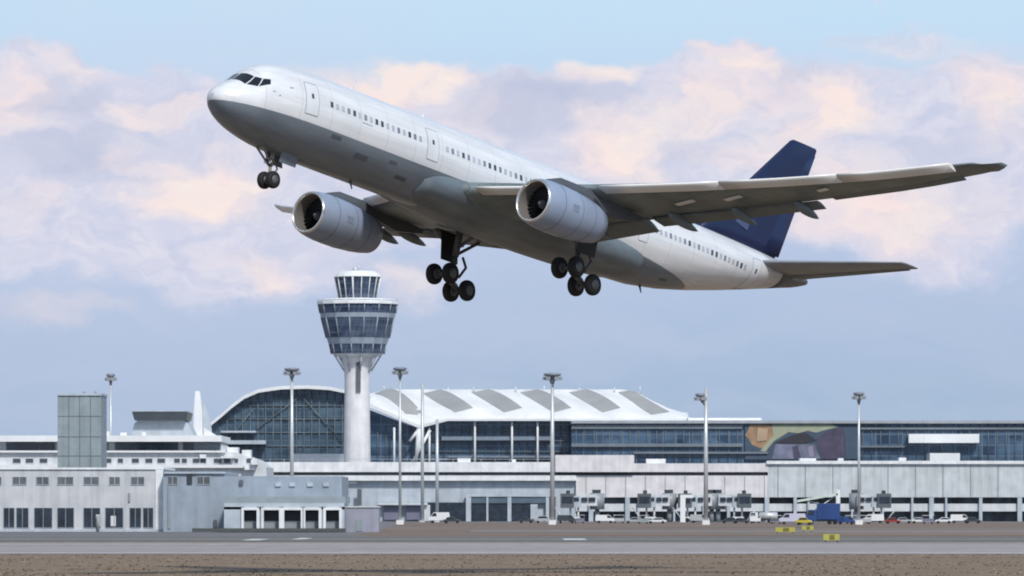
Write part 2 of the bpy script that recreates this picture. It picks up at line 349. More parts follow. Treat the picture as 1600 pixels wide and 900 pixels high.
def paint(name, split):
    m = bpy.data.materials.new(name); m.use_nodes = True; t = m.node_tree; b = t.nodes['Principled BSDF']
    b.inputs['Roughness'].default_value = .3; b.inputs['Coat Weight'].default_value = .3; b.inputs['Coat Roughness'].default_value = .15
    c = t.nodes.new('ShaderNodeTexCoord'); s = t.nodes.new('ShaderNodeSeparateXYZ'); t.links.new(c.outputs['Object'], s.inputs[0])
    # belly grey below a line that is level along the cabin
    aft = t.nodes.new('ShaderNodeMath'); aft.operation = 'MULTIPLY_ADD'; t.links.new(s.outputs[1], aft.inputs[0]); aft.inputs[1].default_value = -.075; aft.inputs[2].default_value = -.45
    ac = t.nodes.new('ShaderNodeMath'); ac.operation = 'MAXIMUM'; t.links.new(aft.outputs[0], ac.inputs[0]); ac.inputs[1].default_value = 0
    zz_ = t.nodes.new('ShaderNodeMath'); zz_.operation = 'ADD'; t.links.new(s.outputs[2], zz_.inputs[0]); t.links.new(ac.outputs[0], zz_.inputs[1])
    mr = t.nodes.new('ShaderNodeMapRange'); t.links.new(zz_.outputs[0], mr.inputs[0]); mr.inputs[1].default_value = split-.02; mr.inputs[2].default_value = split+.02
    mp = t.nodes.new('ShaderNodeMapping'); mp.inputs['Scale'].default_value = (1, .25, .6); t.links.new(c.outputs['Object'], mp.inputs[0])
    n = t.nodes.new('ShaderNodeTexNoise'); n.inputs['Scale'].default_value = 1.2; n.inputs['Detail'].default_value = 6; t.links.new(mp.outputs[0], n.inputs[0])
    g = t.nodes.new('ShaderNodeValToRGB'); t.links.new(n.outputs['Fac'], g.inputs[0]); g.color_ramp.elements[0].position = .3; g.color_ramp.elements[1].position = .7
    g.color_ramp.elements[0].color = (.15, .185, .225, 1); g.color_ramp.elements[1].color = (.20, .24, .285, 1)
    h = t.nodes.new('ShaderNodeValToRGB'); t.links.new(n.outputs['Fac'], h.inputs[0]); h.color_ramp.elements[0].position = .3; h.color_ramp.elements[1].position = .7
    h.color_ramp.elements[0].color = (.72, .74, .77, 1); h.color_ramp.elements[1].color = (.80, .81, .83, 1)
    # panel seams every few metres
    mi = t.nodes.new('ShaderNodeMix'); mi.data_type = 'RGBA'; t.links.new(mr.outputs[0], mi.inputs[0]); t.links.new(g.outputs[0], mi.inputs[6]); t.links.new(h.outputs[0], mi.inputs[7])
    wv = t.nodes.new('ShaderNodeMath'); wv.operation = 'PINGPONG'; wv.inputs[1].default_value = 1.33; t.links.new(s.outputs[1], wv.inputs[0])
    lt = t.nodes.new('ShaderNodeMath'); lt.operation = 'LESS_THAN'; lt.inputs[1].default_value = .02; t.links.new(wv.outputs[0], lt.inputs[0])
    sc = t.nodes.new('ShaderNodeMath'); sc.operation = 'MULTIPLY'; sc.inputs[1].default_value = .35; t.links.new(lt.outputs[0], sc.inputs[0])
    mj = t.nodes.new('ShaderNodeMix'); mj.data_type = 'RGBA'; t.links.new(sc.outputs[0], mj.inputs[0]); t.links.new(mi.outputs[2], mj.inputs[6]); mj.inputs[7].default_value = (.2, .21, .22, 1)
    gn = t.nodes.new('ShaderNodeTexNoise'); gp = t.nodes.new('ShaderNodeMapping'); gp.inputs['Scale'].default_value = (1.5, .12, 1.5); t.links.new(c.outputs['Object'], gp.inputs[0]); t.links.new(gp.outputs[0], gn.inputs[0])
    gn.inputs['Scale'].default_value = 1.3; gn.inputs['Detail'].default_value = 7
    gm = t.nodes.new('ShaderNodeMapRange'); t.links.new(gn.outputs['Fac'], gm.inputs[0]); gm.inputs[1].default_value = .35; gm.inputs[2].default_value = .7; gm.inputs[3].default_value = 1.0; gm.inputs[4].default_value = .84
    zl = t.nodes.new('ShaderNodeMath'); zl.operation = 'PINGPONG'; zl.inputs[1].default_value = .8; t.links.new(s.outputs[2], zl.inputs[0])
    zc = t.nodes.new('ShaderNodeMath'); zc.operation = 'LESS_THAN'; zc.inputs[1].default_value = .012; t.links.new(zl.outputs[0], zc.inputs[0])
    zm = t.nodes.new('ShaderNodeMath'); zm.operation = 'MULTIPLY_ADD'; zm.inputs[1].default_value = -.18; zm.inputs[2].default_value = 1; t.links.new(zc.outputs[0], zm.inputs[0])
    zz2 = t.nodes.new('ShaderNodeMath'); zz2.operation = 'MULTIPLY'; t.links.new(gm.outputs[0], zz2.inputs[0]); t.links.new(zm.outputs[0], zz2.inputs[1])
    vv = t.nodes.new('ShaderNodeVectorMath'); vv.operation = 'SCALE'; t.links.new(mj.outputs[2], vv.inputs[0]); t.links.new(zz2.outputs[0], vv.inputs['Scale'])
    t.links.new(vv.outputs[0], b.inputs['Base Color']); MC[name] = m; return m
FUSM = paint('fuselage_paint', -.95)
WINGM = mat('wing_grey_paint', (.16, .20, .21), .38, var=.25, scale=.7, stretch=(1, .4, 1))
def seams(m, bw, rh, sw='XY', amt=.5):
    t = m.node_tree; b = t.nodes['Principled BSDF']; src = b.inputs['Base Color'].links[0].from_socket
    c = t.nodes.new('ShaderNodeTexCoord'); s_ = t.nodes.new('ShaderNodeSeparateXYZ'); t.links.new(c.outputs['Object'], s_.inputs[0])
    k = t.nodes.new('ShaderNodeCombineXYZ'); t.links.new(s_.outputs['XYZ'.index(sw[0])], k.inputs[0]); t.links.new(s_.outputs['XYZ'.index(sw[1])], k.inputs[1])
    br = t.nodes.new('ShaderNodeTexBrick'); t.links.new(k.outputs[0], br.inputs['Vector']); br.inputs['Scale'].default_value = 1; br.inputs['Brick Width'].default_value = bw; br.inputs['Row Height'].default_value = rh
    br.inputs['Mortar Size'].default_value = .02; br.inputs['Color1'].default_value = (1, 1, 1, 1); br.inputs['Color2'].default_value = (.86, .87, .88, 1); br.inputs['Mortar'].default_value = (amt, amt, amt, 1)
    v = t.nodes.new('ShaderNodeVectorMath'); v.operation = 'MULTIPLY'; t.links.new(src, v.inputs[0]); t.links.new(br.outputs['Color'], v.inputs[1]); t.links.new(v.outputs[0], b.inputs['Base Color'])
seams(WINGM, 2.4, .9, 'XY')
SLATM = mat('slat_bright_paint', (.78, .78, .76), .25, var=.04)
FLAPM = mat('flap_grey_paint', (.14, .17, .18), .4, var=.15, scale=.8)
NACM = mat('nacelle_blue_grey_paint', (.27, .33, .45), .3, var=.06, scale=.6)
LIPM = mat('polished_inlet_lip', (.75, .74, .72), .25, metal=.85, var=.05)
HOTM = mat('burnt_metal', (.10, .095, .09), .45, metal=.5)
NAVY = mat('navy_tail_paint', (.004, .012, .058), .45, var=.12, scale=.4)
TAILM = mat('tailplane_grey_paint', (.25, .275, .31), .4, var=.1, scale=.7)
BLACKM = mat('blackened_metal', (.015, .016, .018), .6)
GEARM = mat('gear_strut_paint', (.10, .105, .11), .5)
GEARW = mat('nose_gear_leg_paint', (.22, .2, .17), .5)
WIN = mat('cabin_window_dark', (.05, .065, .09), .2)
WINL = mat('cabin_window_shade_down', (.42, .46, .52), .4)
APUM = mat('tail_cone_metal', (.14, .15, .155), .4, metal=.3)

PROF = [(0, -.56, -.74, .09), (.12, -.28, -1.0, .42), (.4, -.02, -1.32, .78), (.9, .33, -1.68, 1.17), (1.4, .6, -1.92, 1.45), (1.8, .8, -2.06, 1.64), (2.2, 1.1, -2.2, 1.81),
        (2.6, 1.42, -2.31, 1.96), (3.0, 1.72, -2.4, 2.1), (3.5, 2.02, -2.49, 2.24), (4.2, 2.3, -2.6, 2.41), (5.2, 2.54, -2.71, 2.58), (6.6, 2.72, -2.79, 2.72), (8.5, 2.81, -2.82, 2.8),
        (11, 2.82, -2.82, 2.82), (20, 2.82, -2.82, 2.82), (30, 2.82, -2.82, 2.82), (40, 2.82, -2.82, 2.82), (43, 2.82, -2.7, 2.8), (46, 2.82, -2.3, 2.72), (49, 2.8, -1.7, 2.55), (52, 2.75, -1.0, 2.28),
        (55, 2.68, -.25, 1.9), (57.5, 2.6, .4, 1.5), (59.2, 2.52, .85, 1.15), (60.4, 2.44, 1.15, .9), (61.2, 2.34, 1.4, .62), (61.7, 2.24, 1.58, .42), (61.9, 2.16, 1.68, .3)]
PROF = [((.75+p[0]*7.75/8.5) if p[0] < 8.5 else p[0],)+p[1:] for p in PROF]
def prof(x):
    for a, b in zip(PROF, PROF[1:]):
        if a[0] <= x <= b[0]:
            t = (x-a[0])/(b[0]-a[0]); return [a[i]+(b[i]-a[i])*t for i in (1, 2, 3)]
    return PROF[-1][1:]
def surf(x, th, off=0.):
    """th degrees from the top towards port"""
    T, Bo, hw = prof(x); cz = (T+Bo)/2; rz = (T-Bo)/2; a = R(th)
    return B(x, (hw+off)*math.sin(a), cz+(rz+off)*math.cos(a))
def side_th(x, z):
    T, Bo, hw = prof(x); cz = (T+Bo)/2; rz = (T-Bo)/2
    return math.degrees(math.acos(max(-1, min(1, (z-cz)/rz))))
m = MB(); NS = 64
m.loft([[surf(p[0], 360*i/NS) for i in range(NS)] for p in PROF if p[0] <= 57.5])
fus = m.build('fuselage', FUSM, PL)
m = MB(); m.loft([[surf(x, 360*i/NS, .004) for i in range(NS)] for x in (57.52, 58.4, 59.2, 60.4, 61.2, 61.7, 61.9)]); tcn = m.build('tail_cone', APUM, PL)
m = MB(); m.lathe(B(61.9, 0, 1.9), B(61.9, 0, 1.9)-B(60.9, 0, 1.6), [(0, .24), (.18, .2), (.1, .12)], 16); m.build('exhaust_pipe', HOTM, tcn)
# belly fairing
def fair(x):
    t = (x-18.5)/(41-18.5); k = math.sin(math.pi*min(1, max(0, t)))**.55
    return k
m = MB(); rings = []
for i in range(25):
    x = 18.5+i*22.5/24; k = fair(x); rings.append([B(x, (2.6+.5*k)*math.sin(R(a)), -1.5+(-1.05-.95*k)*(-math.cos(R(a))) if math.cos(R(a)) < 0 else -1.5+.9*k*math.cos(R(a))) for a in range(0, 360, 10)])
# keep the lower half only as a bulge
rings = []
for i in range(31):
    x = 18.5+i*23.0/30; k = max(.001, math.sin(math.pi*i/30))**.6
    ring = []
    for a in range(0, 360, 10):
        s_, c_ = math.sin(R(a)), math.cos(R(a))
        sx = abs(s_)**.8*(1 if s_ >= 0 else -1)
        ring.append(B(x, (2.3+.85*k)*sx, -1.35+(1.28+.42*k)*(-1 if c_ < 0 else 1)*abs(c_)**.8*(1 if c_ < 0 else .6)))
    rings.append(ring)
m.loft(rings); m.build('belly_fairing', mat('belly_grey_paint', (.14, .175, .205), .4, var=.3, scale=.8, stretch=(1, .3, 1)), PL)
# panels along the belly fairing: vents
def patch(mb, corners, off=.02, n=5):
    """corners (x,th) bl,br,tr,tl on the skin"""
    vs = []; fs = []
    (a, b, c, d) = corners
    for j in range(n+1):
        for i in range(n+1):
            s_, t_ = i/n, j/n
            x = (a[0]*(1-s_)+b[0]*s_)*(1-t_)+(d[0]*(1-s_)+c[0]*s_)*t_
            th = (a[1]*(1-s_)+b[1]*s_)*(1-t_)+(d[1]*(1-s_)+c[1]*s_)*t_
            vs.append(surf(x, th, off))
    for j in range(n):
        for i in range(n): q = j*(n+1)+i; fs.append((q, q+1, q+n+2, q+n+1))
    mb.add(vs, fs, True); return mb
CG = mat('cockpit_glass', (.008, .01, .013), .08, spec=.8)
for sg in (1, -1):
    for q in ([(2.2, 2), (2.95, 2), (3.05, 28), (2.32, 37)], [(2.38, 39.5), (3.09, 30), (3.36, 41), (2.92, 54)], [(2.98, 55), (3.41, 42.5), (3.82, 48), (3.72, 57)]):
        m = MB(); patch(m, [(x, sg*(t+7*(t > 20))) for x, t in q], .015); m.build('cockpit_window', CG, PL, recalc=False)
# cabin windows (port side)
doors = [(6.9, 1.07), (18.4, 1.07), (40.3, .9), (53.8, 1.07)]
random.seed(21)
dark = {0, 4, 8, 9, 14, 20, 25, 26, 31, 36, 37, 43, 44, 48, 49, 61, 66, 67, 73, 78}
k = 0; x = 8.6
while x < 52.6:
    if all(abs(x-d) > .95 for d, _ in doors):
        m = MB(); th0, th1 = side_th(x, .42), side_th(x, .78)
        patch(m, [(x-.13, th0), (x+.13, th0), (x+.13, th1), (x-.13, th1)], .012, 2)
        m.build('window', WIN if k in dark else (WINL if k % 3 else mat('cabin_window_mid', (.2, .23, .28), .3)), PL, recalc=False); k += 1
    x += .533
for dx, dw in doors:
    d = MB(); za, zb = -.45, 1.5
    patch(d, [(dx-dw/2, side_th(dx, za)), (dx+dw/2, side_th(dx, za)), (dx+dw/2, side_th(dx, zb)), (dx-dw/2, side_th(dx, zb))], .018, 8)
    do = d.build('door', mat('door_white_paint', (.70, .72, .75), .35), PL, recalc=False)
    fr = MB()
    for (a0, a1, b0, b1) in ((dx-dw/2-.04, dx-dw/2, za, zb), (dx+dw/2, dx+dw/2+.04, za, zb), (dx-dw/2, dx+dw/2, zb, zb+.05), (dx-dw/2, dx+dw/2, za-.05, za)):
        patch(fr, [(a0, side_th(dx, b0)), (a1, side_th(dx, b0)), (a1, side_th(dx, b1)), (a0, side_th(dx, b1))], .02, 6)
    fr.build('door_frame', mat('door_outline', (.33, .36, .4), .5), do, recalc=False)
    wn_ = MB(); patch(wn_, [(dx-.1, side_th(dx, .55)), (dx+.1, side_th(dx, .55)), (dx+.1, side_th(dx, .85)), (dx-.1, side_th(dx, .85))], .03, 2); wn_.build('window', WIN, do, recalc=False)

# belly hatches, drain masts and beacon
for hx, th, ww, hh_ in ((9.6, 118, .45, 5), (12.4, 132, .6, 7), (15.2, 122, .35, 4), (16.6, 140, .5, 6), (44.5, 150, .4, 5)):
    m = MB(); patch(m, [(hx-ww, th), (hx+ww, th), (hx+ww, th-hh_), (hx-ww, th-hh_)], .012, 4); m.build('belly_hatch', mat('hatch_grey', (.09, .115, .14), .4), PL, recalc=False)
for hx, th in ((14.0, 178), (43.8, 178)):
    m = MB(); p_ = surf(hx, th); m.tube(p_, p_+Vector((0, -.25, -.45)), .09, .03, 8); m.build('drain_mast', DGREY, PL)
for hx, th, w__, h__ in ((3.9, 78, .10, 1.6), (4.3, 84, .07, 1.5), (5.2, 70, .12, 1.5), (12.0, 86, .5, .8)):
    m = MB(); patch(m, [(hx-w__, th), (hx+w__, th), (hx+w__, th-h__), (hx-w__, th-h__)], .012, 2); m.build('sensor_plate', MGREY, PL, recalc=False)
# --- wings
def foil(c, t, camber=.015, n=14):
    pts = []
    for i in range(n+1):
        u = .5*(1-math.cos(math.pi*i/n)); y = t/.2*(.2969*math.sqrt(u)-.126*u-.3516*u*u+.2843*u**3-.1015*u**4)
        pts.append((u*c, y*c+camber*c*4*u*(1-u)))
    for i in range(n-1, 0, -1):
        u = .5*(1-math.cos(math.pi*i/n)); y = t/.2*(.2969*math.sqrt(u)-.126*u-.3516*u*u+.2843*u**3-.1015*u**4)
        pts.append((u*c, -y*c+camber*c*4*u*(1-u)))
    return pts
WS = [(0, 19.6, 12.6, -1.75, .15, 3), (2.6, 21.5, 10.9, -1.6, .145, 3), (9.4, 26.0, 7.5, -.72, .12, 2), (15, 29.6, 6.1, .12, .115, 1), (20, 32.8, 4.95, 1.0, .11, 0), (25, 36.0, 3.8, 2.0, .105, -1), (29, 38.55, 2.75, 3.0, .10, -1.5)]
def wst(y):
    for a, b in zip(WS, WS[1:]):
        if a[0] <= y <= b[0]+1e-6:
            t = (y-a[0])/(b[0]-a[0]); return [a[i]+(b[i]-a[i])*t for i in range(1, 6)]
def wring(y, s, u0=0, xo=0, zo=0):
    xl, c, z, t, tw = wst(y); a = R(tw); r = []
    for px, pz in foil(c, t):
        r.append(B(xl+px*math.cos(a)+pz*math.sin(a), s*y, z+pz*math.cos(a)-(px-.25*c)*math.sin(a)))
    return r
def elem(y, s, du, dz, chord, thick, ang):
    """small aerofoil section placed du metres behind the local leading edge"""
    xl, c, z, t, tw = wst(y); a = R(ang); r = []
    for px, pz in foil(chord, thick, .03, 8):
        r.append(B(xl+du(c)+px*math.cos(a)+pz*math.sin(a), s*y, z+dz(c)+pz*math.cos(a)-px*math.sin(a)))
    return r
for s in (1, -1):
    m = MB(); ys = [0, 2.6, 5, 7.2, 9.4, 12, 15, 17.5, 20, 22.5, 25, 27, 29]
    rings = [wring(y, s) for y in ys]
    # tip and canted winglet
    for (y, xl, c, z, t) in ((29.6, 39.1, 2.3, 3.18, .1), (30.1, 39.7, 1.9, 3.26, .09), (30.5, 40.2, 1.35, 3.4, .08), (30.8, 40.8, .7, 3.6, .07)):
        nx, nz = (0, 1) if y < 29.8 else (-.8, .5)
        rings.append([B(xl+px, s*(y+pz*nx), z+pz*nz) for px, pz in foil(c, t)])
    m.loft(rings); wg = m.build('wing', WINGM, PL)
    for (a, b) in ((3.9, 8.2), (10.4, 16.7), (16.74, 22.9), (22.94, 28.8)):
        m = MB(); m.loft([elem(a+(b-a)*i/4, s, lambda c: -.42-.035*c, lambda c: -.04, .95, .24, 20) for i in range(5)])
        m.build('slat', SLATM, wg)
    for (a, b, ch, an) in ((3.0, 9.0, 2.0, 15), (9.5, 19.4, 1.35, 12)):
        m = MB(); m.loft([elem(a+(b-a)*i/5, s, lambda c: c*.90, lambda c: -.035*c-.03, ch*(1-.12*i/5), .14, an) for i in range(6)])
        m.build('flap', FLAPM, wg)
    m = MB(); m.loft([elem(20.2+7.8*i/4, s, lambda c: c*.80, lambda c: .01*c, 1.15-.3*i/4, .13, 7) for i in range(5)]); m.build('aileron', FLAPM, wg)
    for yy in (6.3, 11.6, 15.3, 18.9):
        xl, c, z, t, tw = wst(yy); L_ = 3.3 if yy < 12 else 2.8
        m = MB(); rr = []
        for i in range(11):
            t_ = i/10; r_ = .30*math.sin(math.pi*min(.999, max(.001, t_**.75)))**.7+.01
            rr.append([B(xl+c*.62+t_*L_, s*(yy)+r_*.75*math.cos(R(a)), z-.36-.09*c*.5-t_*.4+r_*1.15*math.sin(R(a))) for a in range(0, 360, 30)])
        m.loft(rr); m.build('flap_track_fairing', FLAPM, wg)
    # underside panels painted bright to stand in for reflected light
    for (yy, u, sz) in ((13.2, .45, .5), (16.0, .42, .45), (21.0, .42, .25)):
        xl, c, z, t, tw = wst(yy)
        zz = z-t*c*.46-.0
        m = MB(); m.box(-1, 1, -1, 1, -1, 1); m.v = [B(xl+c*u+v.x*.22, s*(yy+v.y*sz*1.3), zz-.02+(s*0+v.y*sz*1.3)*.17+v.z*.03) for v in m.v]
        m.build('glint_panel', SLATM, wg)
    # --- engine
    ey, ex, ez = s*9.37, 20.9 if s > 0 else 20.55, -2.75
    ax = B(1, 0, 0)-B(0, 0, 0)
    ax = (ax+Vector((0, 0, -.02))).normalized()
    m = MB(); m.lathe(B(ex, ey, ez), ax, [(.16, 1.42), (.5, 1.50), (1.1, 1.57), (2.2, 1.60), (3.4, 1.57), (4.6, 1.46), (5.6, 1.32), (6.3, 1.15), (6.32, 1.08), (5.2, 1.1)], 40, caps=False)
    ng = m.build('engine_nacelle', NACM, PL)
    m = MB(); m.lathe(B(ex, ey, ez), ax, [(.18, 1.425), (.06, 1.385), (.0, 1.32), (.05, 1.26), (.2, 1.22)], 40, caps=False); m.build('inlet_lip', LIPM, ng)
    m = MB(); m.lathe(B(ex, ey, ez), ax, [(.2, 1.22), (.6, 1.19), (1.25, 1.23)], 40, caps=False); m.build('inlet_duct', mat('duct_grey', (.17, .16, .15), .5), ng)
    for a_, r_ in ((1.5, 1.592), (3.3, 1.575), (4.75, 1.445)):
        m = MB(); m.lathe(B(ex, ey, ez), ax, [(a_-.02, r_), (a_, r_+.008), (a_+.02, r_)], 40, caps=False); m.build('cowl_seam', DGREY, ng)
    m = MB(); m.box(-1, 1, -1, 1, -1, 1); m.v = [B(ex+2.5+v.y*.3, ey+1.585+.012*v.x, ez+v.z*.22) for v in m.v]; m.build('access_hatch', mat('hatch_outline_blue_grey', (.2, .25, .34), .4), ng)
    m = MB(); m.lathe(B(ex, ey, ez), ax, [(1.26, 1.24), (1.3, .3)], 40, caps=False)
    u = ax.orthogonal().normalized(); v_ = ax.cross(u); c0 = B(ex, ey, ez)
    for i in range(26):
        a = i*2*math.pi/26; d = u*math.cos(a)+v_*math.sin(a); e = -u*math.sin(a)+v_*math.cos(a)
        m.add([c0+ax*1.05+d*.35-e*.04, c0+ax*1.22+d*.35+e*.08, c0+ax*1.24+d*1.2+e*.18, c0+ax*1.0+d*1.2-e*.06], [(0, 1, 2, 3)])
    m.build('fan', BLACKM, ng, recalc=False)
    m = MB(); m.lathe(B(ex, ey, ez), ax, [(.62, .01), (.75, .14), (1.0, .28), (1.28, .37)], 20); m.build('spinner', mat('spinner_grey', (.12, .12, .125), .4), ng)
    m = MB(); m.lathe(B(ex, ey, ez), ax, [(5.2, 1.0), (6.2, .75), (7.0, .3), (7.3, .06)], 24); m.build('exhaust_cone', HOTM, ng)
    m = MB(); xl, c, z, t, tw = wst(9.37); rr = []
    for (x_, zt, zb_, hw) in ((22.0, ez+1.62, ez+1.3, .05), (23.2, ez+2.0, ez+1.3, .24), (25.6, z-.05, ez+1.2, .28), (27.4, z-.15, ez+1.0, .28), (29.2, z-.3, z-1.25, .25), (31.2, z-.4, z-.9, .12), (32.0, z-.45, z-.7, .04)):
        rr.append([B(x_, ey+hw*a_, zb_+(zt-zb_)*b_) for a_, b_ in ((-1, 0), (1, 0), (1, .5), (.8, 1), (-.8, 1), (-1, .5))])
    m.loft(rr, smooth=False); m.build('engine_pylon', mat('pylon_grey', (.09, .10, .115), .4), PL)
    # --- tailplane
    m = MB(); rr = []
    for i in range(7):
        t_ = i/6; y = .6+t_*9.1; xl = 53.7+t_*6.1; c = 5.3-t_*3.25; z = 1.45+t_*1.0
        rr.append([B(xl+px, s*y, z+pz) for px, pz in foil(c, .10, 0, 10)])
    rr.append([B(60.3+px, s*9.85, 2.47+pz) for px, pz in foil(1.4, .05, 0, 10)])
    m.loft(rr); tp = m.build('tailplane', TAILM, PL)
    m = MB(); rr = []
    for i in range(5):
        t_ = i/4; y = 1.6+t_*7.6; tt = (y-.6)/9.1; c = 5.3-tt*3.25; xl = 53.7+tt*6.1+c*.73; z = 1.45+tt*1.0
        rr.append([B(xl+px, s*y, z+pz-.015*px*6) for px, pz in foil(c*.3, .18, 0, 8)])
    m.loft(rr); m.build('elevator', FLAPM, tp)
# --- fin
m = MB(); rr = []
for i in range(9):
    t_ = i/8; z = 2.35+t_*8.9; xl = 48.9+t_*9.6; xt = 58.3+t_*3.35-.0; c = (xt-xl)*.73
    if i == 0: xl -= .3
    rr.append([B(xl+px, pz, z) for px, pz in foil(c/.73, .10, 0, 12)])
rr.append([B(58.85+px, pz, 11.4) for px, pz in foil(2.7, .05, 0, 12)])
m.loft(rr); fin = m.build('tail_fin', NAVY, PL)
m = MB(); rr = []
for i in range(7):
    t_ = .06+.9*i/6; z = 2.35+t_*8.9; xl = 48.9+t_*9.6; xt = 58.3+t_*3.35; c = xt-xl
    rr.append([B(xl+c*.72+px, pz, z) for px, pz in foil(c*.30, .15, 0, 8)])
m.loft(rr); m.build('rudder', mat('rudder_navy', (.006, .017, .075), .4, var=.1), fin)
# dorsal fillet
m = MB(); m.loft([[B(x_, h_, 2.55) , B(x_+.1, 0, z_), B(x_, -h_, 2.55)] for x_, h_, z_ in ((45.6, .02, 2.8), (47.2, .12, 3.0), (49.6, .25, 3.5), (51.5, .25, 3.6))], smooth=False); m.build('fin_fillet', NAVY, PL)
# pale emblem patch low on the fin
for s in (1, -1):
    m = MB(); m.add([B(52.9, s*.42, 4.1), B(54.3, s*.45, 3.75), B(54.6, s*.42, 4.75), B(53.5, s*.40, 4.9)], [(0, 1, 2, 3)]); m.build('emblem', mat('pale_blue_emblem', (.06, .09, .19), .5), fin, recalc=False)
# --- landing gear
def wheel(parent, c, r, wd, axis=(1, 0, 0)):
    c = Vector(c); a = Vector(axis)
    m = MB(); m.lathe(c, a, [(-wd/2, r*.55), (-wd/2, r*.82), (-wd*.36, r*.95), (-wd*.15, r), (wd*.15, r), (wd*.36, r*.95), (wd/2, r*.82), (wd/2, r*.55)], 28)
    wh = m.build('wheel', RUBBER, parent)
    m = MB(); m.lathe(c, a, [(-wd/2-.02, r*.14), (-wd/2-.015, r*.5), (wd/2+.015, r*.5), (wd/2+.02, r*.14)], 18); m.build('rim', mat('wheel_rim_grey', (.10, .10, .105), .5), wh)
for s in (1, -1):
    bp = B(30.85, s*5.34, -5.2); tilt_ = R(22)
    top = B(30.9, s*5.1, -1.3)
    m = MB(); m.tube(top, bp.lerp(top, .45), .26, .24); m.tube(bp.lerp(top, .45), bp, .17, .17); m.tube(bp+Vector((-.2, 0, .2)), bp+Vector((.2, 0, .2)), .2)
    mg = m.build('main_gear', GEARM, PL)
    m = MB(); m.tube(B(30.9, s*5.2, -2.9), B(30.2, s*2.6, -2.0), .13); m.tube(B(31.2, s*5.3, -3.2), B(33.6, s*5.3, -1.7), .11)
    m.tube(B(31.75, s*5.34, -3.3), B(32.2, s*5.34, -3.9), .09); m.tube(B(32.2, s*5.34, -3.9), B(31.6, s*5.34, -4.7), .09); m.build('brace', GEARM, mg)
    m = MB(); m.box(-1, 1, -1, 1, -1, 1); m.v = [B(31.0+v.y*.85, s*(5.95+v.z*.12)+.03*v.x, -2.75+v.z*1.0) for v in m.v]; m.build('gear_door', BLACKM, mg)
    ends = []
    for k_ in (-1, 1):
        e = B(30.85+k_*1.0*math.cos(tilt_), s*5.34, -5.2-k_*1.0*math.sin(tilt_)); ends.append(e)
    m = MB(); m.tube(ends[0], ends[1], .17)
    for e in ends: m.tube(e+Vector((-.7, 0, 0)), e+Vector((.7, 0, 0)), .1)
    m.build('bogie_beam', GEARM, mg)
    for e in ends:
        for q in (-1, 1): wheel(mg, e+Vector((q*.7, 0, 0)), .70, .50)
nb = B(6.7, 0, -4.55)
m = MB(); m.tube(B(6.9, 0, -2.3), nb+Vector((0, 0, .9)), .15); m.tube(nb+Vector((0, 0, 1.0)), nb, .1); m.tube(nb+Vector((-.38, 0, 0)), nb+Vector((.38, 0, 0)), .08)
ngr = m.build('nose_gear', GEARW, PL)
m = MB(); m.tube(B(5.4, .3, -2.6), B(6.65, .08, -3.65), .07); m.tube(B(5.4, -.3, -2.6), B(6.65, -.08, -3.65), .07); m.tube(B(7.0, 0, -3.3), B(7.35, 0, -3.7), .05); m.tube(B(7.35, 0, -3.7), B(6.85, 0, -4.3), .05); m.build('brace', GEARW, ngr)
for s in (1, -1):
    m = MB(); m.box(-1, 1, -1, 1, -1, 1); m.v = [B(7.6+v.y*.75, s*(.62+.08*v.z)+.02*v.x, -3.0+v.z*.38) for v in m.v]; m.build('gear_door', FUSM, ngr)
    m = MB(); m.lathe(B(6.5, s*.2, -3.45), B(-1, 0, 0)-B(0, 0, 0), [(0, .1), (.12, .13)], 12); m.build('taxi_light', LIPM, ngr)
    wheel(ngr, nb+Vector((s*.36, 0, 0)), .55, .40)
m = MB(); m.tube(B(20, 0, 2.8), B(20.3, 0, 3.25), .09, .03); m.tube(B(13, 0, 2.8), B(13.35, 0, 3.2), .09, .03); build_each(m, 'antenna', FUSM, PL)

# ================================================================== CONTROL TOWER
TY = 1650.0; tcx = xx(559, TY)
CT = thing('control_tower', 'tall pale control tower with a flared dark glass cab over a round shaft', 'control tower', (tcx, TY, 0))
def oct_(px, py, n=16, cx_=559, rot=.5, flat=False):
    r = (px)*TY/F; z = yz(py, TY)
    return [Vector((xx(cx_, TY)+r*math.cos((i+rot)*2*math.pi/n), TY+r*math.sin((i+rot)*2*math.pi/n), z)) for i in range(n)]
def frus(name, m_, lv, n=16, parent=CT, smooth=False, cx_=559):
    b = MB(); b.loft([oct_(a, z, n, cx_) for a, z in lv], smooth=smooth); return b.build(name, m_, parent)
shaft = frus('shaft', CONC, [(21.5, 816), (21.5, 740), (20, 640), (19.5, 600), (20.5, 575), (25, 560), (34, 554)], 32, smooth=True, cx_=558)
b = MB(); b.pbox(556.5, 556, 563.5, 612, TY-4.6, .9); b.build('stair_slot', DGREY, shaft)
frus('lower_ring', WHITE, [(34, 557), (40, 553)], 16)
cab = frus('office_cab', GL_TOWER, [(42, 553), (45, 538)], 16)
frus('cab_sill', BLUEG, [(46, 538), (49.5, 528)], 16)
frus('cab_glass', GL_TOWER, [(50, 528), (58, 497)], 16)
frus('cab_band', BLUEG, [(58.5, 497), (60, 490)], 16)
frus('upper_glass', GL_TOWER, [(60, 490), (62.5, 476)], 16)
frus('cab_roof', ROOFW, [(64.5, 476), (64.5, 472), (60, 468), (30, 466)], 16)
frus('viewing_cab', GL_TOWER, [(29.5, 466), (36, 433.5)], 16)
frus('viewing_roof', ROOFW, [(38, 433), (34, 428), (28, 424), (8, 423)], 16)
mb = MB()
for i in range(16):
    a = oct_(36.6, 433.5)[i]; c_ = oct_(30.2, 466)[i]; mb.tube(a, c_, .28 if i % 4 == 3 else .15, n=6)
build_each(mb, 'mullion', WHITE, CT)
mb = MB()
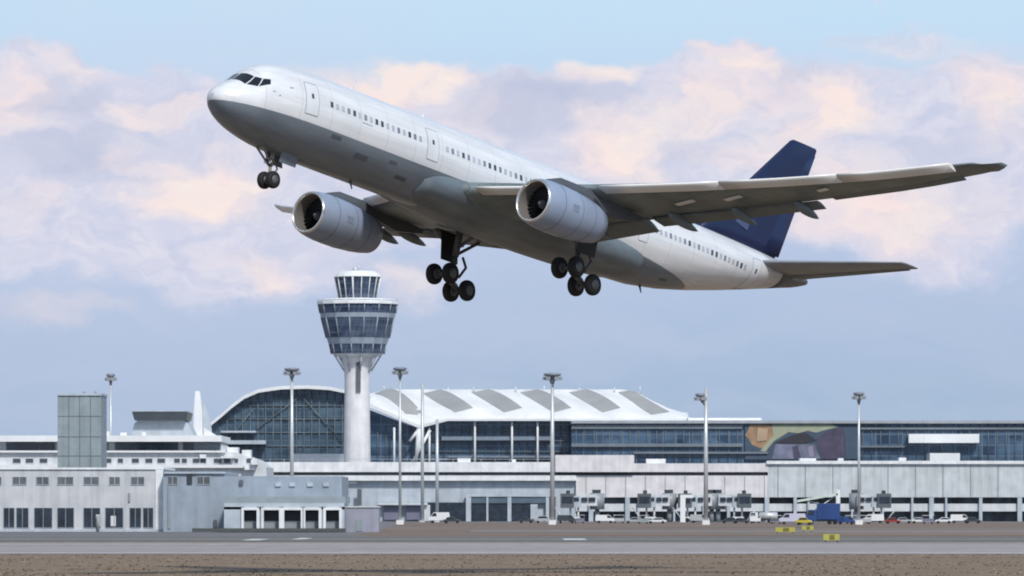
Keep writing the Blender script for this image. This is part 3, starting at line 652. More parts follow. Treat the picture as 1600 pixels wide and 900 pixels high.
for i in range(16):
    for (r0, z0, r1, z1) in ((63, 476, 60.8, 489), (58.5, 497, 50.6, 528), (45.6, 538, 42.4, 553)):
        mb.tube(oct_(r0, z0)[i], oct_(r1, z1)[i], .2 if i % 2 else .14, n=6)
build_each(mb, 'mullion', BLUEG, CT)
mb = MB()
for i in range(8):
    mb.tube(oct_(38, 553)[i*2], oct_(21, 580)[i*2], .3, n=6)
build_each(mb, 'strut', STEEL, CT)
mb = MB(); mb.tube(P(561, 425, TY), P(561, 412, TY), .3, .1); mb.tube(P(549, 425, TY), P(549, 417, TY), .15, .1); mb.tube(P(572, 425, TY), P(572, 416, TY), .15, .1)
mb.lathe(P(555, 424, TY), (0, 0, 1), [(0, .6), (.7, .9), (1.4, .5)], 12); build_each(mb, 'antenna', STEEL, CT)
mb = MB()
rr_ = oct_(63.5, 470); 
for i in range(16):
    mb.tube(rr_[i], rr_[(i+1) % 16], .09, n=5); mb.tube(rr_[i]-Vector((0, 0, .5)), rr_[i], .08, n=5)
mb.build('handrail', STEEL, CT)

# ================================================================== GLASS HALLS
HB = 1720.0
GH = thing('glass_hall', 'hall with a tall arched facade of dark blue glass beside the control tower', 'building', (xx(440, HB), HB, 0))
arc = [(330, 662), (345, 650), (362, 635), (382, 620), (405, 610), (440, 605), (480, 604), (515, 606), (545, 612)]
def pp(pts, Y): return [(xx(a, Y), yz(b, Y)) for a, b in pts]
mb = MB(); mb.prism(pp([(330, 812)]+[(a, b+4) for a, b in arc]+[(545, 812)], HB), HB, HB+50); mb.build('glass_facade', GL_HALL, GH)
mb = MB()
top = pp([(a, b-1.5) for a, b in arc], HB); bot = pp([(a, b+3.8) for a, b in arc], HB)
for i in range(len(arc)-1): mb.prism([bot[i], bot[i+1], top[i+1], top[i]], HB-4, HB+52)
mb.build('roof', ROOFW, GH)
mb = MB()
for k in range(17):
    px = 343+k*12
    for i in range(len(arc)-1):
        if arc[i][0] <= px <= arc[i+1][0]: ty = arc[i][1]+(arc[i+1][1]-arc[i][1])*(px-arc[i][0])/(arc[i+1][0]-arc[i][0])
    mb.tube(P(px, ty+4, HB-.5), P(px, 812, HB-.5), .16, n=5)
for py in (634, 655, 676, 697): mb.tube(P(345 if py > 650 else 366, py, HB-.4), P(541, py, HB-.4), .22, n=5)
# a few diagonal bracing rods
for (a, b) in (((395, 676), (470, 618)), ((470, 618), (535, 690)), ((350, 697), (395, 640))): mb.tube(P(*a, HB-.8), P(*b, HB-.8), .2, n=5)
mb.build('facade_frame', mat('facade_frame_grey', (.12, .15, .17), .4), GH)
mb = MB(); mb.pbox(330, 688, 415, 694, HB-8, 7); mb.pbox(345, 673, 400, 676, HB-6, 5); build_each(mb, 'canopy', BLUEL, GH)
mb = MB(); mb.pbox(455, 709, 537, 742, HB-30, 20); mb.pbox(410, 722, 455, 742, HB-30, 20); mb.build('roof_annex', ROOFW, GH)

# long hall under the white sail roof
KY = 1690.0
TH = thing('sail_roof_terminal', 'long terminal hall with a bright white folded sail roof and grey diagonal panels', 'building', (xx(800, KY), KY, 0))
mb = MB(); mb.prism(pp([(576, 812), (576, 640), (650, 668), (690, 657), (1078, 657), (1078, 812)], KY), KY, KY+60); mb.build('glass_facade', GL_LONG, TH)
# roof: folded plates leaning back, folds running diagonally
mb = MB(); sk = MB()
def rp(px, t, dz=0):
    """roof point: t 0 eave (near) .. 1 ridge (far)"""
    if px < 655: eave = 634+(px-576)*(668-634)/79
    elif px < 700: eave = 668-(px-655)*12/45
    else: eave = 656
    ridge = 606 if px < 985 else 606+(px-985)*(650-606)/93
    if px < 600: ridge = 612-(px-576)*.25
    py = eave+(ridge-eave)*t; Y = KY-3+t*26
    v = P(px, py, KY); v.y = Y; v.z += dz
    return v
# folded plates: broad bright plate, then a steeper strip that carries a grey panel; folds run diagonally
def fold(n, ph, t, lift=0.):
    px = 661+77*(n+ph)-46.2-78*(t-.86)
    px = min(1078, max(576, px+0*ph))
    h = 2.3*(1-ph/.58) if ph < .58 else 2.3*(ph-.58)/.42
    return rp(px, t, h*max(0, math.sin(math.pi*t))**.6+lift)
phs = [0, .15, .3, .45, .58, .8, 1.0]; nt_ = 10
for n in range(-2, 7):
    g = [[fold(n, p, j/nt_) for p in phs] for j in range(nt_+1)]
    vs = [v for row in g for v in row]; w_ = len(phs); fs = []
    for j in range(nt_):
        for i in range(w_-1):
            q = j*w_+i; a_, b_ = vs[q], vs[q+1]
            if abs(a_.x-b_.x) < .02 and abs(vs[q+w_].x-vs[q+w_+1].x) < .02: continue
            fs.append((q, q+1, q+w_+1, q+w_))
    mb.add(vs, fs, False); o_ = len(mb.v)-len(vs)
    mb.v += [v+Vector((0, 0, -.5)) for v in vs]; 
    for f in fs: mb.f.append([q_+o_+len(vs) for q_ in f[::-1]]); mb.mi.append(0); mb.sm.append(False)
mb.build('sail_roof', ROOFW, TH, recalc=False)
mb = MB(); mb.prism(pp([(576, 636), (655, 669), (700, 657.5), (1078, 657.5), (1078, 654), (700, 654), (655, 664), (576, 630)], KY-6), KY-6, KY-3.2)
mb.build('eave', ROOFW, TH)
for n in range(-1, 5):  # thin grey panels laid on the steeper fold strips
    b = MB(); top_ = []; m_ = 8
    for jj in range(m_+1):
        for ii in range(m_+1): top_.append(fold(n, .60+.36*ii/m_, .88-.66*jj/m_, .16))
    fs_ = [(jj*(m_+1)+ii, jj*(m_+1)+ii+1, (jj+1)*(m_+1)+ii+1, (jj+1)*(m_+1)+ii) for jj in range(m_) for ii in range(m_)]
    b.add(top_, fs_); o_ = len(top_); b.v += [v+Vector((0, 0, -.14)) for v in top_]
    for f in fs_: b.f.append([q_+o_ for q_ in f[::-1]]); b.mi.append(0); b.sm.append(False)
    rim = [ii for ii in range(m_+1)]+[jj*(m_+1)+m_ for jj in range(1, m_+1)]+[m_*(m_+1)+ii for ii in range(m_-1, -1, -1)]+[jj*(m_+1) for jj in range(m_-1, 0, -1)]
    for a_, c_ in zip(rim, rim[1:]+rim[:1]): b.f.append([a_, c_, c_+o_, a_+o_]); b.mi.append(0); b.sm.append(False)
    b.build('grey_panel', GREYP, TH)
mb = MB()
for px in (616, 671, 742, 800, 840): mb.tube(P(px, 655 if px > 690 else 668, KY-4), P(px, 740, KY-4), .35, n=8)
for px in (655, 657): mb.tube(P(px, 668, KY-5), P(650, 722, KY-5), .9, .5, n=8)
mb.tube(P(645, 722, KY-5), P(672, 672, KY-5), .5, n=8); mb.tube(P(640, 690, KY-5), P(655, 670, KY-5), .5, n=8)
build_each(mb, 'column', WHITE, TH)
mb = MB()
for k, px in enumerate(range(590, 1075, 13)): mb.tube(P(px, 664, KY-.4), P(px, 735, KY-.4), .13, n=5)
for py in (672, 689, 706): mb.tube(P(660, py, KY-.5), P(1076, py, KY-.5), .2, n=5)
mb.build('facade_frame', MC['facade_frame_grey'], TH)
mb = MB(); mb.pbox(690, 682, 860, 688, KY-3, 2.4); mb.pbox(700, 712, 885, 715, KY-3, 2.4); build_each(mb, 'gallery_floor', mat('gallery_edge', (.2, .25, .31), .4), TH)
# masts and vents standing proud of the ridge
mb = MB()
for px in (600, 700, 740, 806, 850, 905, 960, 1000): mb.tube(P(px, 616, KY+20), P(px, 602+random.uniform(-2, 3), KY+20), .3, .15, n=6)
build_each(mb, 'roof_vent', STEEL, TH)

RH = thing('gate_building', 'long flat roofed glass gate building carrying a coloured mural on its facade', 'building', (xx(1300, KY), KY-20, 0))
GYY = KY-24.0
mb = MB(); mb.prism(pp([(893, 812), (893, 661), (1690, 661), (1690, 812)], GYY), GYY, GYY+18); mb.build('glass_facade', GL_LONG, RH)
mb = MB(); mb.pbox(893, 657, 1690, 661.5, GYY-2, 22); mb.build('roof', mat('grey_roof_edge', (.33, .36, .39), .5), RH)
mb = MB(); mb.pbox(893, 664, 1160, 670, GYY, .5, -.9); mb.pbox(893, 693, 1160, 698, GYY, 1, -1.3); mb.pbox(990, 706, 1200, 709, GYY, 1, -1.5)
mb.pbox(1345, 668, 1690, 671, GYY, .5, -.9); mb.pbox(1345, 697, 1415, 699, GYY, 1, -1.3); build_each(mb, 'floor_band', mat('floor_band_grey', (.17, .20, .23), .5), RH)
mb = MB(); mb.pbox(1420, 678, 1530, 692, GYY, 3, -4); mb.pbox(1453, 708, 1500, 740, GYY, 14, -16); build_each(mb, 'roof_annex', ROOFW, RH)
mb = MB(); mb.pbox(1190, 656.2, 1075, 657.0, GYY, 20, -2); mb.pbox(1075, 653, 1190, 656.8, GYY+4, 12); build_each(mb, 'roof_canopy', ROOFW, RH)
mb = MB()
for px in range(900, 1690, 14):
    if not 1160 < px < 1345: mb.tube(P(px, 661.5, GYY-.3), P(px, 735, GYY-.3), .13, n=5)
build_each(mb, 'mullion', MC['facade_frame_grey'], RH)
# mural
MU = MB(); MU.pbox(1164, 663, 1342, 718, GYY, .25, -.9)
def mpoly(pts, mi, k=1):
    Y = GYY-.9-.03*k; MU.cur = mi
    MU.prism(pp(pts, Y), Y, Y+.02); MU.cur = 0
mpoly([(1172, 664), (1188, 663.3), (1206, 665), (1214, 674), (1210, 688), (1203, 697), (1188, 700), (1175, 695), (1170, 686), (1164, 680), (1169, 672)], 1)
mpoly([(1206, 663.3), (1300, 663.3), (1310, 667), (1292, 671), (1275, 676), (1262, 673), (1246, 677), (1232, 675), (1221, 682), (1208, 690), (1196, 706), (1188, 704), (1209, 680)], 2, 2)
mpoly([(1210, 692), (1235, 681), (1258, 675), (1276, 688), (1255, 694)], 3, 5)
mpoly([(1212, 694), (1272, 694), (1282, 717), (1206, 717)], 4, 3)
mpoly([(1276, 686), (1295, 672), (1318, 668), (1320, 717), (1283, 717)], 5, 4)
mpoly([(1318, 668), (1341, 668), (1341, 717), (1322, 717)], 6, 6)
mpoly([(1238, 698), (1246, 696), (1252, 716), (1240, 716)], 5, 7)
mpoly([(1262, 698), (1270, 696), (1272, 714), (1264, 714)], 7, 8); mpoly([(1184, 668), (1200, 670), (1198, 688), (1182, 690)], 8, 9)
MU.build('mural', [mat('mural_grey', (.05, .08, .12), .6), mat('mural_ochre', (.33, .21, .12), .6, var=.4, scale=.2), mat('mural_olive', (.33, .35, .25), .6), mat('mural_black', (.03, .028, .04), .6),
                   mat('mural_lavender', (.15, .16, .23), .6, var=.4, scale=.3), mat('mural_plum', (.065, .055, .095), .6, var=.4, scale=.3), mat('mural_slate', (.05, .08, .125), .6), mat('mural_pale', (.24, .22, .31), .6), mat('mural_tan', (.42, .30, .2), .6)], RH)

# ================================================================== PIER (long white building in front)
PY = 1560.0
PI_ = thing('pier_building', 'long low white pier with parapet and dark slot, stretching across the apron', 'building', (xx(900, PY), PY, 0))
mb = MB(); mb.pbox(335, 742, 900, 815, PY, 60, 1); mb.build('wall', BLUEL, PI_)
mb = MB(); mb.pbox(330, 722, 900, 737.5, PY, 60, -1); mb.pbox(330, 743, 900, 751, PY, 2, -1.2); build_each(mb, 'parapet', WHITE, PI_)
mb = MB(); mb.pbox(340, 737.5, 1200, 743, PY, 50, 1.5); mb.build('slot', DGREY, PI_)
mb = MB(); mb.pbox(868, 711, 991, 737.5, PY, 30, -2); mb.pbox(991, 724, 1200, 737.5, PY, 55, -.8); build_each(mb, 'upper_block', PINKW, PI_)
mb = MB(); mb.pbox(900, 743, 1200, 777, PY, 60, -.5); mb.build('upper_wall', PINKW, PI_)
mb = MB(); mb.pbox(1200, 722, 1700, 777, PY, 60, -.7); mb.build('end_wall', mat('grey_white_wall', (.53, .565, .58), .6, streak=.4), PI_)
mb = MB(); mb.pbox(1198, 720, 1700, 725, PY, 2, -1.6); mb.build('coping', WHITE, PI_)
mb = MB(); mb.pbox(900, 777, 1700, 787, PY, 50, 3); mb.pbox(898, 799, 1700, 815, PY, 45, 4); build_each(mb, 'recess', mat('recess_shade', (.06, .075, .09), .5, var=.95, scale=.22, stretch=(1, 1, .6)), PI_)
mb = MB(); mb.pbox(900, 787, 1700, 799, PY, 50, .5); mb.build('lower_wall', PALE, PI_)
mb = MB()
for px in (920, 977, 996, 1052, 1098, 1136, 1195, 1240, 1262, 1330, 1378, 1424, 1452, 1477, 1530, 1590, 1640): mb.pbox(px, 777, px+random.choice((3, 5, 7)), 815, PY, .8, -.6)
build_each(mb, 'column', BLUEL, PI_)
mb = MB()
for px in range(1215, 1690, 43): mb.pbox(px, 727, px+1.3, 776, PY, .1, -.82)
for px in range(915, 1195, 31): mb.pbox(px, 744, px+1, 776, PY, .1, -.62)
build_each(mb, 'panel_joint', MGREY, PI_)
mb = MB()
for (a, b) in ((735, 795), (797, 829), (857, 868)): mb.pbox(a, 774, b, 812, PY, .8, -.2)
mb.pbox(668, 785, 731, 811, PY, .8, -.2)
build_each(mb, 'window', GLASSD, PI_)
mb = MB()
for (a, b) in ((728, 736), (760, 763), (793, 799), (853, 858)): mb.pbox(a, 772, b, 815, PY, 1, -1)
mb.pbox(733, 772, 870, 776, PY, 1, -1.1); mb.pbox(829, 788, 840, 811, PY, 1, -1.2); build_each(mb, 'glazing_frame', BLUEL, PI_)
mb = MB(); mb.pbox(736, 776.2, 793, 786, PY, .3, -.7); mb.pbox(799, 776.2, 853, 786, PY, .3, -.7); build_each(mb, 'window', mat('slate_blue_pane', (.10, .14, .18), .3), PI_)
for (a, b) in ((600, 626), (635, 656)): mb = MB(); mb.pbox(a, 790, b, 812, PY, .5, -.4); mb.build('door', PURP, PI_)
mb = MB(); mb.pbox(590, 786, 668, 789, PY, 3, -2.5); mb.pbox(660, 789, 672, 814, PY, 1, -1.2); build_each(mb, 'canopy', PALE, PI_)
mb = MB(); mb.pbox(558, 764, 565, 790, PY, .5, -2); mb.build('vent_stack', DGREY, PI_)
mb = MB(); mb.pbox(520, 752, 558, 756, PY, .5, .5); mb.pbox(1250, 716, 1275, 722, PY, 8, 4); mb.pbox(1010, 717, 1040, 724, PY, 8, 4); mb.pbox(1310, 716, 1318, 722, PY, 6, 4); mb.pbox(1405, 715, 1416, 722, PY, 6, 4)
mb.pbox(715, 716, 735, 722, PY, 6, 4); mb.pbox(800, 718, 806, 722, PY, 6, 4); build_each(mb, 'rooftop_unit', WHITE, PI_)
mb = MB()
for px in list(range(400, 900, 22)): mb.tube(P(px, 722, PY-.6), P(px, 717.5, PY-.6), .09, n=4)
mb.tube(P(400, 717.5, PY-.6), P(890, 717.5, PY-.6), .09, n=4); mb.build('roof_railing', STEEL, PI_)

# ================================================================== LEFT CLUSTER
LY = 930.0
OF = thing('office_block', 'pale three storey office block with square dark ground floor windows, lower left', 'building', (xx(180, LY), LY, 0))
mb = MB(); mb.pbox(-130, 733, 254, 832, LY, 30); mb.build('wall', mat('pale_warm_wall', (.53, .54, .56), .6, streak=.35), OF)
mb = MB(); mb.pbox(-130, 730.5, 256, 733.5, LY, 31, -.3); mb.pbox(243, 733.6, 255, 829, LY, .3, -.25); mb.build('white_trim', WHITE, OF)
mb = MB(); mb.pbox(-130, 827, 254, 832.5, LY, .3, -.3); mb.build('plinth', BLUEL, OF)
def window(parent, a, b, t, bo, Y, g, fr, cross=True):
    f = MB(); e = .8
    f.pbox(a-e, t-e, b+e, t, Y, .25, -.1); f.pbox(a-e, bo, b+e, bo+e, Y, .3, -.15); f.pbox(a-e, t, a, bo, Y, .25, -.1); f.pbox(b, t, b+e, bo, Y, .25, -.1)
    if cross: f.pbox((a+b)/2-.5, t, (a+b)/2+.5, bo, Y, .2, -.12)
    wf = f.build('window', fr, parent); q = MB(); q.pbox(a, t, b, bo, Y, .1, -.04); q.build('pane', g, wf)
greyg = mat('grey_upper_glass', (.13, .14, .15), .25, var=.3)
for (a, b) in ((131, 154), (171, 187), (205, 225), (90, 114), (57, 76), (20, 41), (-18, 2)): window(OF, a, b, 745.5, 757, LY, greyg, BLUEL)
for (a, b) in ((131, 156), (165, 192), (203, 220), (224, 239), (90, 115), (54, 81), (26, 44), (6, 22), (-30, -5)): window(OF, a, b, 794, 824, LY, GLASSD, MGREY)
mb = MB(); mb.pbox(173, 806, 181, 822, LY, .1, -.1); mb.pbox(150, 804, 156, 822, LY, .1, -.1); build_each(mb, 'blind', PALE, OF)
mb = MB(); mb.pbox(200.5, 770, 203.5, 784, LY, .3, -.3); mb.tube(P(153, 832, LY-.6), P(153, 806, LY-.6), .25, n=6); build_each(mb, 'drain_pipe', MGREY, OF)
GB = thing('stair_block', 'plain grey green windowless block rising behind the office roof', 'building', (xx(123, 1010), 1010, 0))
mb = MB(); mb.pbox(90, 618, 158, 829, 1010, 14); mb.build('wall', GREYT, GB)
mb = MB(); mb.pbox(89, 614.5, 159, 618, 1010, 14.6, -.3); mb.build('parapet', BLUEL, GB)
mb = MB()
for px in (107, 124, 141): mb.pbox(px, 619, px+.8, 730, 1010, .1, -.05)
for py in (650, 682, 712): mb.pbox(90.2, py, 157.8, py+.7, 1010, .1, -.06)
mb.build('panel_joints', DGREY, GB)
mb = MB(); mb.pbox(129, 612, 133, 614.6, 1010, 1, 4); mb.pbox(147, 611.5, 150, 614.6, 1010, 1, 4); build_each(mb, 'roof_vent', MGREY, GB)
# terraced building
ZY = 1120.0
TB = thing('terraced_building', 'white stepped building with a long dark window band behind the office block', 'building', (xx(270, ZY), ZY, 0))
mb = MB(); mb.prism(pp([(-130, 824), (-130, 704), (345, 704), (372, 708), (400, 718), (416, 730), (420, 824)], ZY), ZY, ZY+34); mb.build('wall', PALE, TB)
mb = MB(); mb.prism(pp([(-130, 690), (340, 690), (352, 704), (-130, 704)], ZY), ZY+3, ZY+32); mb.build('upper_storey', PALE, TB)
mb = MB(); mb.pbox(-130, 680.5, 346, 690, ZY, 36, -.5); mb.pbox(-130, 704, 352, 707, ZY, 2, -1); mb.pbox(-130, 726, 385, 731, ZY, 2, -1.2); mb.build('roof', ROOFW, TB)
for (a, b) in ((160, 168), (180, 206), (207, 236), (237, 256), (257, 278), (286, 302)): mb = MB(); mb.pbox(a, 691, b, 703.4, ZY, .4, 2.4); mb.build('window', GLASSD, TB)
for (a, b) in ((10, 60), (62, 86)): mb = MB(); mb.pbox(a, 691, b, 703.4, ZY, .4, 2.4); mb.build('window', GLASSD, TB)
mb = MB(); mb.pbox(303, 692, 345, 702, ZY, .4, 2.4); mb.build('window', mat('grey_blue_pane', (.16, .18, .22), .3), TB)
for (a, b) in ((160, 174), (184, 192), (206, 217), (227, 238), (246, 258), (272, 281), (284, 292), (301, 311), (313, 322), (334, 346), (350, 360), (366, 372), (385, 394), (20, 32), (40, 52), (62, 74)):
    window(TB, a, b, 716.5, 723.5, ZY, mat('small_dark_pane', (.07, .08, .10), .25), PALE, False)
mb = MB(); mb.prism(pp([(200, 681), (206, 660), (212, 656), (284, 656), (292, 664), (300, 681)], ZY), ZY+8, ZY+22); mb.build('penthouse', BLUEL, TB)
mb = MB(); mb.prism(pp([(203, 643), (291, 643), (288, 656), (207, 656)], ZY), ZY+6, ZY+24); mb.build('penthouse_canopy', mat('dark_canopy', (.05, .06, .07), .4), TB)
mb = MB(); mb.pbox(205, 641.5, 290, 643, ZY, 18, 6); mb.build('canopy_top', BLUEL, TB)
mb = MB(); mb.pbox(163, 674, 171, 681, ZY, 3, 6); mb.pbox(188, 676, 198, 681, ZY, 3, 6); mb.pbox(222, 727-52, 228, 681, ZY, 3, 3); mb.pbox(355, 699, 372, 709, ZY, 6, 2); mb.pbox(312, 710, 322, 716, ZY, 2, -1); mb.pbox(378, 703, 392, 716, ZY, 5, 2)
build_each(mb, 'rooftop_unit', WHITE, TB)
mb = MB(); mb.pbox(392, 718, 402, 726, ZY, 3, -3); mb.pbox(345, 713, 366, 716, ZY, 3, -2); mb.pbox(382, 726, 398, 734, ZY, 3, -2); build_each(mb, 'terrace_block', WHITE, TB)
FP = thing('white_pylon', 'slender white tapering pylon left of the arched glass hall', 'pylon', (xx(309, 1150), 1150, 0))
mb = MB(); mb.prism(pp([(300, 822), (303, 640), (305, 611), (312, 611), (316, 640), (320, 822)], 1150), 1150, 1151.5); mb.build('mast', ROOFW, FP)
mb = MB(); mb.prism(pp([(316, 622), (327, 648), (333, 690), (318, 690)], 1150), 1150.3, 1151.2); mb.build('side_fin', BLUEL, FP)
mb = MB(); mb.prism(pp([(318, 668), (350, 688), (350, 692), (318, 692)], 1150), 1150, 1153); mb.build('base_wedge', WHITE, FP)

# cargo shed with five bays
CY = 905.0
SH = thing('cargo_shed', 'blue grey freight shed with five dark loading bays in white frames', 'building', (xx(420, CY), CY, 0))
bays = ((381, 401), (412, 436), (444, 470), (477, 498), (509, 530))
mb = MB(); mb.pbox(255, 739, 352, 832, CY, 45, 22); mb.prism(pp([(352, 832), (352, 744), (534, 744), (534, 832)], CY+22), CY+22, CY+60); mb.build('wall', BLUEG, SH)
mb = MB()
xs = [350]+[v for b in bays for v in b]+[538]
for i in range(0, len(xs), 2): mb.pbox(xs[i], 792, xs[i+1], 830, CY, 2, 3)
mb.pbox(350, 786, 538, 796, CY, 2, 3); build_each(mb, 'bay_front', BLUEL, SH)
mb = MB()
for a, b in bays: mb.pbox(a-4, 793, b+4, 797, CY, .4, 2.6); mb.pbox(a-4, 797, a, 829, CY, .4, 2.6); mb.pbox(b, 797, b+4, 829, CY, .4, 2.6)
build_each(mb, 'bay_frame', WHITE, SH)
for a, b in bays:
    mb = MB(); mb.pbox(a, 814, b, 829.5, CY, .3, 4.6); d_ = mb.build('loading_door', MGREY, SH)
    mb = MB(); mb.pbox(a, 797, b, 814, CY, .3, 4.9); mb.build('bay_opening', mat('bay_black', (.012, .014, .02), .4), SH)
mb = MB(); mb.pbox(348, 776, 540, 786, CY, 24, 3); mb.build('bay_roof', mat('shed_roof_grey', (.28, .33, .36), .6), SH)
mb = MB(); mb.pbox(256, 737, 352, 740, CY, 45, 21.5); mb.build('coping', BLUEL, SH)
for (a, b) in ((262, 277), (308, 328)): window(SH, a, b, 745, 756.5, CY+22, greyg, BLUEL)
mb = MB(); mb.pbox(292, 742, 300, 757, CY+22, .2, -.2); mb.build('louvre', DARK, SH)
mb = MB(); mb.pbox(374, 750, 380, 757, CY+22, .4, -.5); mb.pbox(334, 812, 339, 824, CY+22, .4, -.5); build_each(mb, 'wall_box', DGREY, SH)
mb = MB()
for px in (430, 452, 480, 505): mb.pbox(px, 754, px+9, 760, CY+22, .3, -.3)
build_each(mb, 'vent_grille', BLUEL, SH)
mb = MB(); mb.pbox(300, 825.5, 540, 831, CY, 1.2, 1.0); mb.build('dock_strip', mat('dark_base_strip', (.07, .08, .08), .7), SH)  # dark strip along the foot of the loading bays
mb = MB(); mb.pbox(262, 760, 266, 826, CY+22, .2, -.2); mb.build('drain_pipe', GREYT, SH)
LS = thing('site_cabin', 'plain lavender grey site cabin at the right end of the freight shed', 'cabin', (xx(565, 915), 915, 0))
mb = MB(); mb.pbox(540, 793, 592, 831.5, 915, 9); mb.build('wall', mat('lavender_cabin', (.32, .33, .40), .6, streak=.3), LS)
mb = MB(); mb.pbox(539, 791, 593, 793, 915, 9.4, -.2); mb.build('roof', PALE, LS)
mb = MB(); mb.pbox(556, 812, 566, 830, 915, .2, -.1); mb.build('door', GREYT, LS)

# ================================================================== LIGHT MASTS
def mast(px, top, Y, w_, hw, lab, side=0):
    x = xx(px, Y); h = yz(top, Y)
    T = thing('floodlight_mast', lab, 'light mast', (x, Y, 0), 'floodlight masts along the apron')
    b = MB(); b.tube((x, Y, 0), (x, Y, h), w_*Y/F/2, w_*.6*Y/F/2, n=12); b.build('pole', STEEL, T)
    b = MB(); r = hw*Y/F
    zc = h-1.5*(0 if not side else 1)
    cx_ = x+side*r*1.1
    b.lathe((cx_, Y, zc-.9), (0, 0, 1), [(0, r*.4), (.5, r*.95), (.9, r), (1.1, r*.6)], 16)
    b.tube((x, Y, zc-3.0), (cx_, Y, zc-.8), .2, .5*r, n=8); hd = b.build('lamp_head', mat('lamp_head_grey', (.24, .26, .30), .5), T)
    for i in range(6):
        a = i*math.pi/3; c = Vector((cx_+math.cos(a)*r*.9, Y+math.sin(a)*r*.9, zc-.9)); l = MB()
        l.box(c.x-.45, c.x+.45, c.y-.4, c.y+.4, c.z-.65, c.z+.15); l.build('floodlight', MGREY, hd)
    b = MB(); b.box(x-.9, x+.9, Y-.9, Y+.9, 0, 1.1); b.build('base', CONC, T)
mast(173, 585, 1290, 5, 7, 'leftmost floodlight mast, rising beside the grey green block')
mast(456, 576, 1290, 7, 12, 'floodlight mast in front of the arched glass hall')
mast(625, 575, 1300, 5, 11, 'floodlight mast just right of the control tower')
mast(863, 584, 1290, 8, 14, 'thick floodlight mast in the middle of the white sail roof')
mast(1103, 606, 1280, 8, 8, 'white mast with its lamps on the left side, right of the sail roof', -1)
mast(1342, 614, 1290, 5, 9, 'rightmost floodlight mast, in front of the mural')
for px, tp, lab in ((683, 655, 'thin white pole in front of the glass hall, right one of a pair'), (660, 600, 'thin white pole crossing the sail roof, left one of a pair')):
    b = MB(); x = xx(px, 1480); b.tube((x, 1480, 0), (x, 1480, yz(tp, 1480)), .5, .4, n=8); b.box(x-.7, x+.7, 1479.3, 1480.7, 0, .5)
    tag(b.build('apron_pole', STEEL), lab, 'pole', 'thin poles by the terminal')

# ================================================================== JET BRIDGES
def jet(px0, px1, lab, up=0, col=PALE):
    Y = 1500.0; g = Y; x0, x1 = xx(px0, Y), xx(px1, Y); d = 1 if x1 > x0 else -1
    T = thing('jet_bridge', lab, 'jet bridge', (x0, Y, 0), 'jet bridges on the apron')
    L_ = abs(x1-x0)
    b = MB(); b.tube((x0, Y, 3.6), (x0, Y, 8.2), 2.1, n=18); b.tube((x0, Y, 0), (x0, Y, 3.6), .7, n=10); b.build('rotunda', MGREY, T)
    b = MB(); b.box(min(x0, x0+d*L_*.55), max(x0, x0+d*L_*.55), Y-3.2, Y-.1, 4.6, 7.9); b.build('rear_tunnel', col, T)
    b = MB(); b.box(min(x0+d*L_*.5, x0+d*L_*.85), max(x0+d*L_*.5, x0+d*L_*.85), Y-3.6, Y+.2, 4.2, 7.5); b.build('front_tunnel', BLUEL, T)
    for a, bb in ((.06, .26), (.3, .48), (.56, .8)):
        b = MB(); b.box(min(x0+d*L_*a, x0+d*L_*bb), max(x0+d*L_*a, x0+d*L_*bb), Y-3.75, Y-3.1, 5.9, 7.0); b.build('tunnel_window', GLASSD, T)
    b = MB(); b.box(x0+d*L_*.92-1.9, x0+d*L_*.92+1.9, Y-4.6, Y+.4, 4.0, 8.1); cb_ = b.build('cab', DGREY, T)
    b = MB(); b.box(x0+d*L_*.92-1.5, x0+d*L_*.92+1.5, Y-4.75, Y-4.55, 5.4, 7.2); b.build('cab_window', GLASSD, cb_)
    b = MB(); xs_ = x0+d*L_*.7; b.tube((xs_-1.1, Y-2, .5), (xs_-1.1, Y-2, 4.4), .28, n=8); b.tube((xs_+1.1, Y-2, .5), (xs_+1.1, Y-2, 4.4), .28, n=8); b.box(xs_-1.6, xs_+1.6, Y-2.3, Y-1.7, 1.0, 1.5); lg = b.build('leg', WHITE, T)
    for q in (-1.2, 1.2):
        b = MB(); b.lathe((xs_+q, Y-2, .6), (0, 1, 0), [(-.3, .6), (.3, .6)], 14); b.build('wheel', RUBBER, lg)
    b = MB(); xs2 = x0+d*L_*.96
    b.tube((xs2, Y-4.8, 0), (xs2+d*3.2, Y-4.8, 4.2), .16, n=6); b.tube((xs2, Y-3.9, 0), (xs2+d*3.2, Y-3.9, 4.2), .16, n=6)
    b.build('steps', STEEL, T)
    b = MB(); b.box(x0-1.4, x0+1.0, Y-1, Y+1, 8.2, 9.2); b.box(x0+d*L_*.9-.5, x0+d*L_*.9+.6, Y-3, Y-2, 8.1, 9.0); b.build('roof_unit', DARK, T)
jet(933, 882, 'jet bridge left of the others, next to the thick middle mast')
jet(1046, 1003, 'jet bridge with its cab pointing left, between the middle and white masts')
jet(1112, 1066, 'jet bridge directly behind the white mast')
jet(1122, 1166, 'jet bridge with its cab pointing right, just right of the white mast')
jet(1338, 1384, 'rightmost jet bridge, beside the mast in front of the mural')
T = thing('portal_frame', 'bright white angular portal post standing by the jet bridge near the white mast', 'portal', (xx(1066, 1470), 1470, 0))
b = MB(); b.pbox(1063, 773, 1071, 816, 1470, 1.2); b.build('post', ROOFW, T); b = MB(); b.pbox(1071, 773, 1083, 778, 1470, 1.2); b.build('beam', ROOFW, T)

